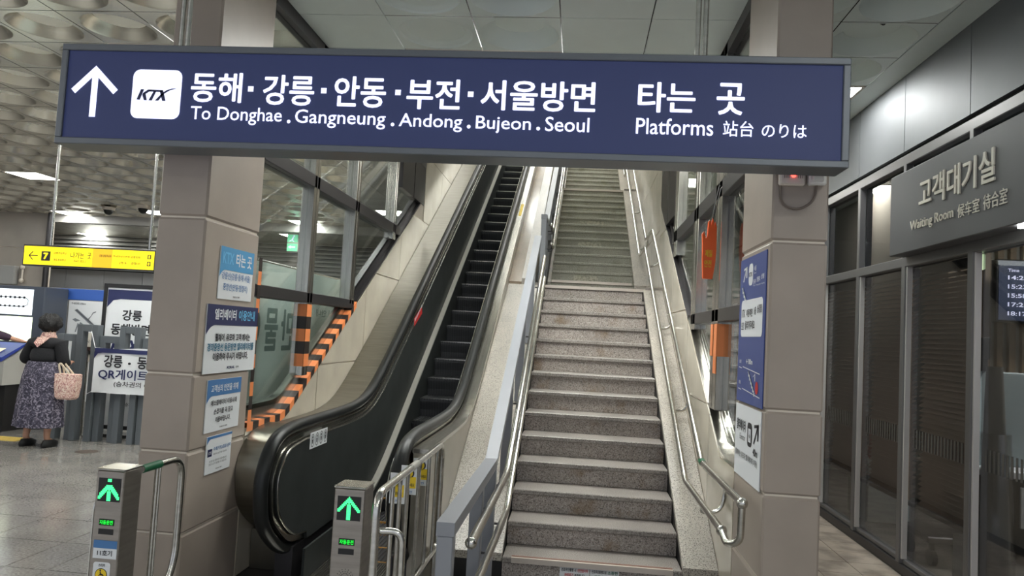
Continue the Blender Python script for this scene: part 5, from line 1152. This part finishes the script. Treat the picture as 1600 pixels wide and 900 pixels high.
def woman(ox, oy):
    t = thing('person', 'woman seen from behind in black cardigan and long printed skirt at the ticket machine', 'person', (ox, oy, 0))
    n = {'pel': (0, 0, .80, (.13, .10)), 'wa': (0, .0, .93, (.12, .10)), 'ch': (0, .02, 1.08, (.13, .10)), 'up': (0, .03, 1.20, (.10, .08)), 'nk': (0, .05, 1.275, .045), 'hd0': (.0, .065, 1.335, .055), 'hd1': (0, .075, 1.40, .078), 'hd2': (0, .07, 1.46, .072), 'hd3': (0, .06, 1.50, .035), 'nose': (-.01, .165, 1.39, .012),
         'lh': (-.09, 0, .74, .09), 'lk': (-.12, .02, .42, .055), 'la': (-.14, -.01, .09, .034), 'lt': (-.145, .10, .035, .033), 'rh': (.09, 0, .74, .09), 'rk': (.11, .02, .42, .055), 'ra': (.12, -.01, .09, .034), 'rt': (.14, .10, .035, .033),
         'ls': (-.165, .03, 1.20, .055), 'le': (-.28, .06, .99, .042), 'Lw': (-.36, .27, .99, .027), 'rs': (.165, .03, 1.20, .055), 're': (.215, .03, .97, .042), 'Rw': (.14, .24, .96, .027)}
    e = chain('pel', 'wa', 'ch', 'up', 'nk', 'hd0', 'hd1', 'hd2', 'hd3') + [('hd1', 'nose')] + chain('pel', 'lh', 'lk', 'la', 'lt') + chain('pel', 'rh', 'rk', 'ra', 'rt') + chain('up', 'ls', 'le', 'Lw') + chain('up', 'rs', 're', 'Rw')
    hand_nodes(n, e, n['Lw'][:3], (-.40, .33, 1.0), (-.3, 1, .0), (1, .3, 0), 'L'); hand_nodes(n, e, n['Rw'][:3], (.10, .30, .975), (-.4, 1, 0), (-1, -.4, 0), 'R')
    link('body', skin_body('body', n, e, SKIN), t, (ox, oy, 0))
    T = lambda P_: [(x + ox, y + oy, z) for x, y, z in P_]
    q = B()
    for s in (-1, 1): q.ball((ox + s * .032 - .005, oy + .145, 1.41), .011, 10, 6)
    part('eyes', q, INK, t, True); q = B(); q.ball((ox - .008, oy + .15, 1.352), .018, 10, 6, 1.2, .4, .35); part('mouth', q, mat('lip', (160, 90, 86), .5), t, True)
    q = B(); [q.ball((ox + s * .082, oy + .065, 1.40), .02, 10, 6, .4, .8, 1.3) for s in (-1, 1)]; part('ears', q, SKIN, t, True)
    # curly hair: a lumpy cap over the back and top of the head
    q = B(); R = []
    for i in range(1, 13):
        th = PI * i / 13; row = []
        for k in range(26):
            a = 2 * PI * k / 26; rr = .122 + .010 * math.sin(5 * a + 3 * th) + .008 * math.sin(9 * a - 5 * th)
            x, y, z = rr * math.sin(th) * math.cos(a), rr * math.sin(th) * math.sin(a), rr * 1.0 * math.cos(th)
            if y > .055 and z < .035: y = .055 + (y - .055) * .12
            row.append((ox + x, oy + .045 + y, 1.435 + z * .88))
        R.append(row)
    q.rings(R); part('hair', q, HAIR, t, True)
    # long skirt with soft folds
    q = B(); q.rings([T(ell(0, .0, z, a, c, 42, w_, .7, 9)) for z, a, c, w_ in ((.985, .175, .13, 0), (.93, .20, .15, .002), (.8, .225, .17, .006), (.6, .245, .185, .011), (.4, .258, .195, .016), (.235, .27, .205, .020), (.23, .255, .19, .018))]); part('skirt', q, SKIRT, t, True)
    # cardigan: cape-like body and sleeves in one piece
    c = {'b0': (0, .0, .95, (.165, .145)), 'b1': (0, .0, 1.05, (.185, .14)), 'b2': (0, .01, 1.15, (.165, .125)), 'b3': (0, .025, 1.225, (.11, .095)), 'b4': (0, .035, 1.262, (.062, .06)),
         'ls': (-.165, .02, 1.185, .08), 'le': (-.285, .05, .99, .075), 'lw': (-.345, .22, .99, .05), 'rs': (.165, .02, 1.185, .08), 're': (.225, .02, .98, .07), 'rw': (.16, .18, .965, .046)}
    link('cardigan', skin_body('cardigan', c, chain('b0', 'b1', 'b2', 'b3', 'b4') + chain('b3', 'ls', 'le', 'lw') + chain('b3', 'rs', 're', 'rw'), CARD), t, (ox, oy, 0))
    q = B(); q.rings([T(ell(0, .04, z, a, c_, 24, .006, z * 30, 5)) for z, a, c_ in ((1.215, .07, .075), (1.235, .085, .085), (1.275, .082, .085), (1.315, .066, .072), (1.325, .055, .062))]); q.add(T([(-.075, -.045, 1.26), (.075, -.045, 1.26), (.055, -.118, 1.20), (.0, -.128, 1.15), (-.055, -.118, 1.20)]), [(0, 1, 2, 3, 4)]); q.add(T([(-.075, -.045, 1.265), (.075, -.045, 1.265), (.055, -.126, 1.20), (.0, -.136, 1.15), (-.055, -.126, 1.20)]), [(4, 3, 2, 1, 0)]); part('scarf', q, SCARF, t)
    for s, x, y in ((-1, -.14, .03), (1, .135, .03)):
        q = B(); q.rings([[(ox + x + .048 * math.cos(2 * PI * k / 16) * f, oy + y + dy + .125 * math.sin(2 * PI * k / 16) * f2, z) for k in range(16)] for z, f, f2, dy in ((.002, .9, .95, 0), (.02, 1.05, 1.03, 0), (.05, 1.0, 1.0, 0), (.075, .75, .7, -.02), (.085, .6, .5, -.04))]); part('shoe', q, SHOE, t, True)
    # bag over the right forearm
    b_ = thing('tote_bag', 'pink printed tote bag hanging from the arm of the woman', 'bag', (ox + .33, oy - .02, .57))
    q = B(); q.rings([[(ox + .33 + a * cx_, oy - .02 + c_ * sy_, z) for cx_, sy_ in ((-1, -1), (-.4, -1.15), (.4, -1.15), (1, -1), (1.05, 0), (1, 1), (.4, 1.15), (-.4, 1.15), (-1, 1), (-1.05, 0))] for z, a, c_ in ((.565, .085, .045), (.59, .105, .06), (.72, .125, .065), (.855, .135, .05), (.86, .125, .04))]); part('bag_body', q, BAGM, b_)
    for dy in (-.045, .02): q = B(); q.tube(fillet([(ox + .26, oy - .02 + dy, .85), (ox + .225, oy - .01 + dy, .965), (ox + .25, oy - .01 + dy, .975), (ox + .38, oy - .02 + dy, .85)], .03, 5), .008, 6, True, (1.6, .6)); part('strap', q, mat('strap_cream', (206, 188, 166), .8) if dy < 0 else MATS['strap_cream'], b_, True)
woman(-6.19, 8.16)
def person2(ox, oy):
    t = thing('person', 'person in plum sleeve reaching across the ticket machine at the frame edge', 'person', (ox, oy, 0))
    n = {'pel': (0, 0, .86, (.13, .10)), 'wa': (.02, .03, 1.0, (.125, .10)), 'ch': (.05, .10, 1.15, (.14, .11)), 'up': (.08, .16, 1.26, (.11, .09)), 'nk': (.11, .20, 1.33, .05), 'hd0': (.13, .23, 1.385, .058), 'hd1': (.145, .25, 1.45, .08), 'hd2': (.15, .25, 1.51, .072), 'hd3': (.15, .24, 1.55, .035), 'nose': (.18, .335, 1.43, .013),
         'lh': (-.09, 0, .80, .09), 'lk': (-.11, .03, .45, .058), 'la': (-.12, 0, .09, .036), 'lt': (-.13, .11, .035, .034), 'rh': (.09, 0, .80, .09), 'rk': (.11, .03, .45, .058), 'ra': (.12, 0, .09, .036), 'rt': (.14, .11, .035, .034),
         'ls': (-.10, .15, 1.25, .055), 'le': (-.17, .28, 1.08, .042), 'Lw': (-.08, .38, 1.14, .027), 'rs': (.26, .17, 1.24, .055), 're': (.46, .24, 1.25, .042), 'Rw': (.62, .36, 1.19, .027)}
    e = chain('pel', 'wa', 'ch', 'up', 'nk', 'hd0', 'hd1', 'hd2', 'hd3') + [('hd1', 'nose')] + chain('pel', 'lh', 'lk', 'la', 'lt') + chain('pel', 'rh', 'rk', 'ra', 'rt') + chain('up', 'ls', 'le', 'Lw') + chain('up', 'rs', 're', 'Rw')
    hand_nodes(n, e, n['Lw'][:3], (-.05, .45, 1.16), (.3, 1, 0), (1, -.3, 0), 'L'); hand_nodes(n, e, n['Rw'][:3], (.68, .40, 1.17), (1, .5, -.1), (-.4, 1, 0), 'R')
    link('body', skin_body('body', n, e, SKIN), t, (ox, oy, 0))
    c = {'b0': (0, -.01, .74, (.19, .16)), 'b1': (.02, .04, 1.0, (.165, .14)), 'b2': (.055, .11, 1.15, (.165, .135)), 'b3': (.08, .16, 1.27, (.11, .10)), 'b4': (.105, .19, 1.315, (.06, .06)), 'ls': (-.10, .15, 1.25, .075), 'le': (-.17, .28, 1.08, .06), 'lw': (-.10, .36, 1.13, .042), 'rs': (.26, .17, 1.24, .075), 're': (.46, .24, 1.25, .062), 'rw': (.59, .34, 1.20, .046)}
    link('jacket', skin_body('jacket', c, chain('b0', 'b1', 'b2', 'b3', 'b4') + chain('b3', 'ls', 'le', 'lw') + chain('b3', 'rs', 're', 'rw'), PURPLE), t, (ox, oy, 0))
    c = {'p': (0, 0, .90, (.17, .14)), 'lh': (-.09, 0, .76, .10), 'lk': (-.11, .03, .45, .075), 'la': (-.12, 0, .10, .06), 'rh': (.09, 0, .76, .10), 'rk': (.11, .03, .45, .075), 'ra': (.12, 0, .10, .06)}
    link('trousers', skin_body('trousers', c, chain('p', 'lh', 'lk', 'la') + chain('p', 'rh', 'rk', 'ra'), TROUS), t, (ox, oy, 0))
    q = B(); q.ball((ox + .14, oy + .225, 1.49), .105, 20, 12, .95, .92, .95); part('hair', q, HAIR, t, True)
    q = B(); [q.ball((ox + .165 + s * .032, oy + .325 - s * .01, 1.465), .011, 10, 6) for s in (-1, 1)]; part('eyes', q, INK, t, True)
    for s in (-1, 1): q = B(); q.rings([[(ox + s * .13 + .05 * math.cos(2 * PI * k / 16) * f, oy + .04 + .13 * math.sin(2 * PI * k / 16) * f, z) for k in range(16)] for z, f in ((.002, .9), (.03, 1.05), (.07, .8), (.09, .5))]); part('shoe', q, SHOE, t, True)
person2(-7.68, 8.40)

write_lettering()
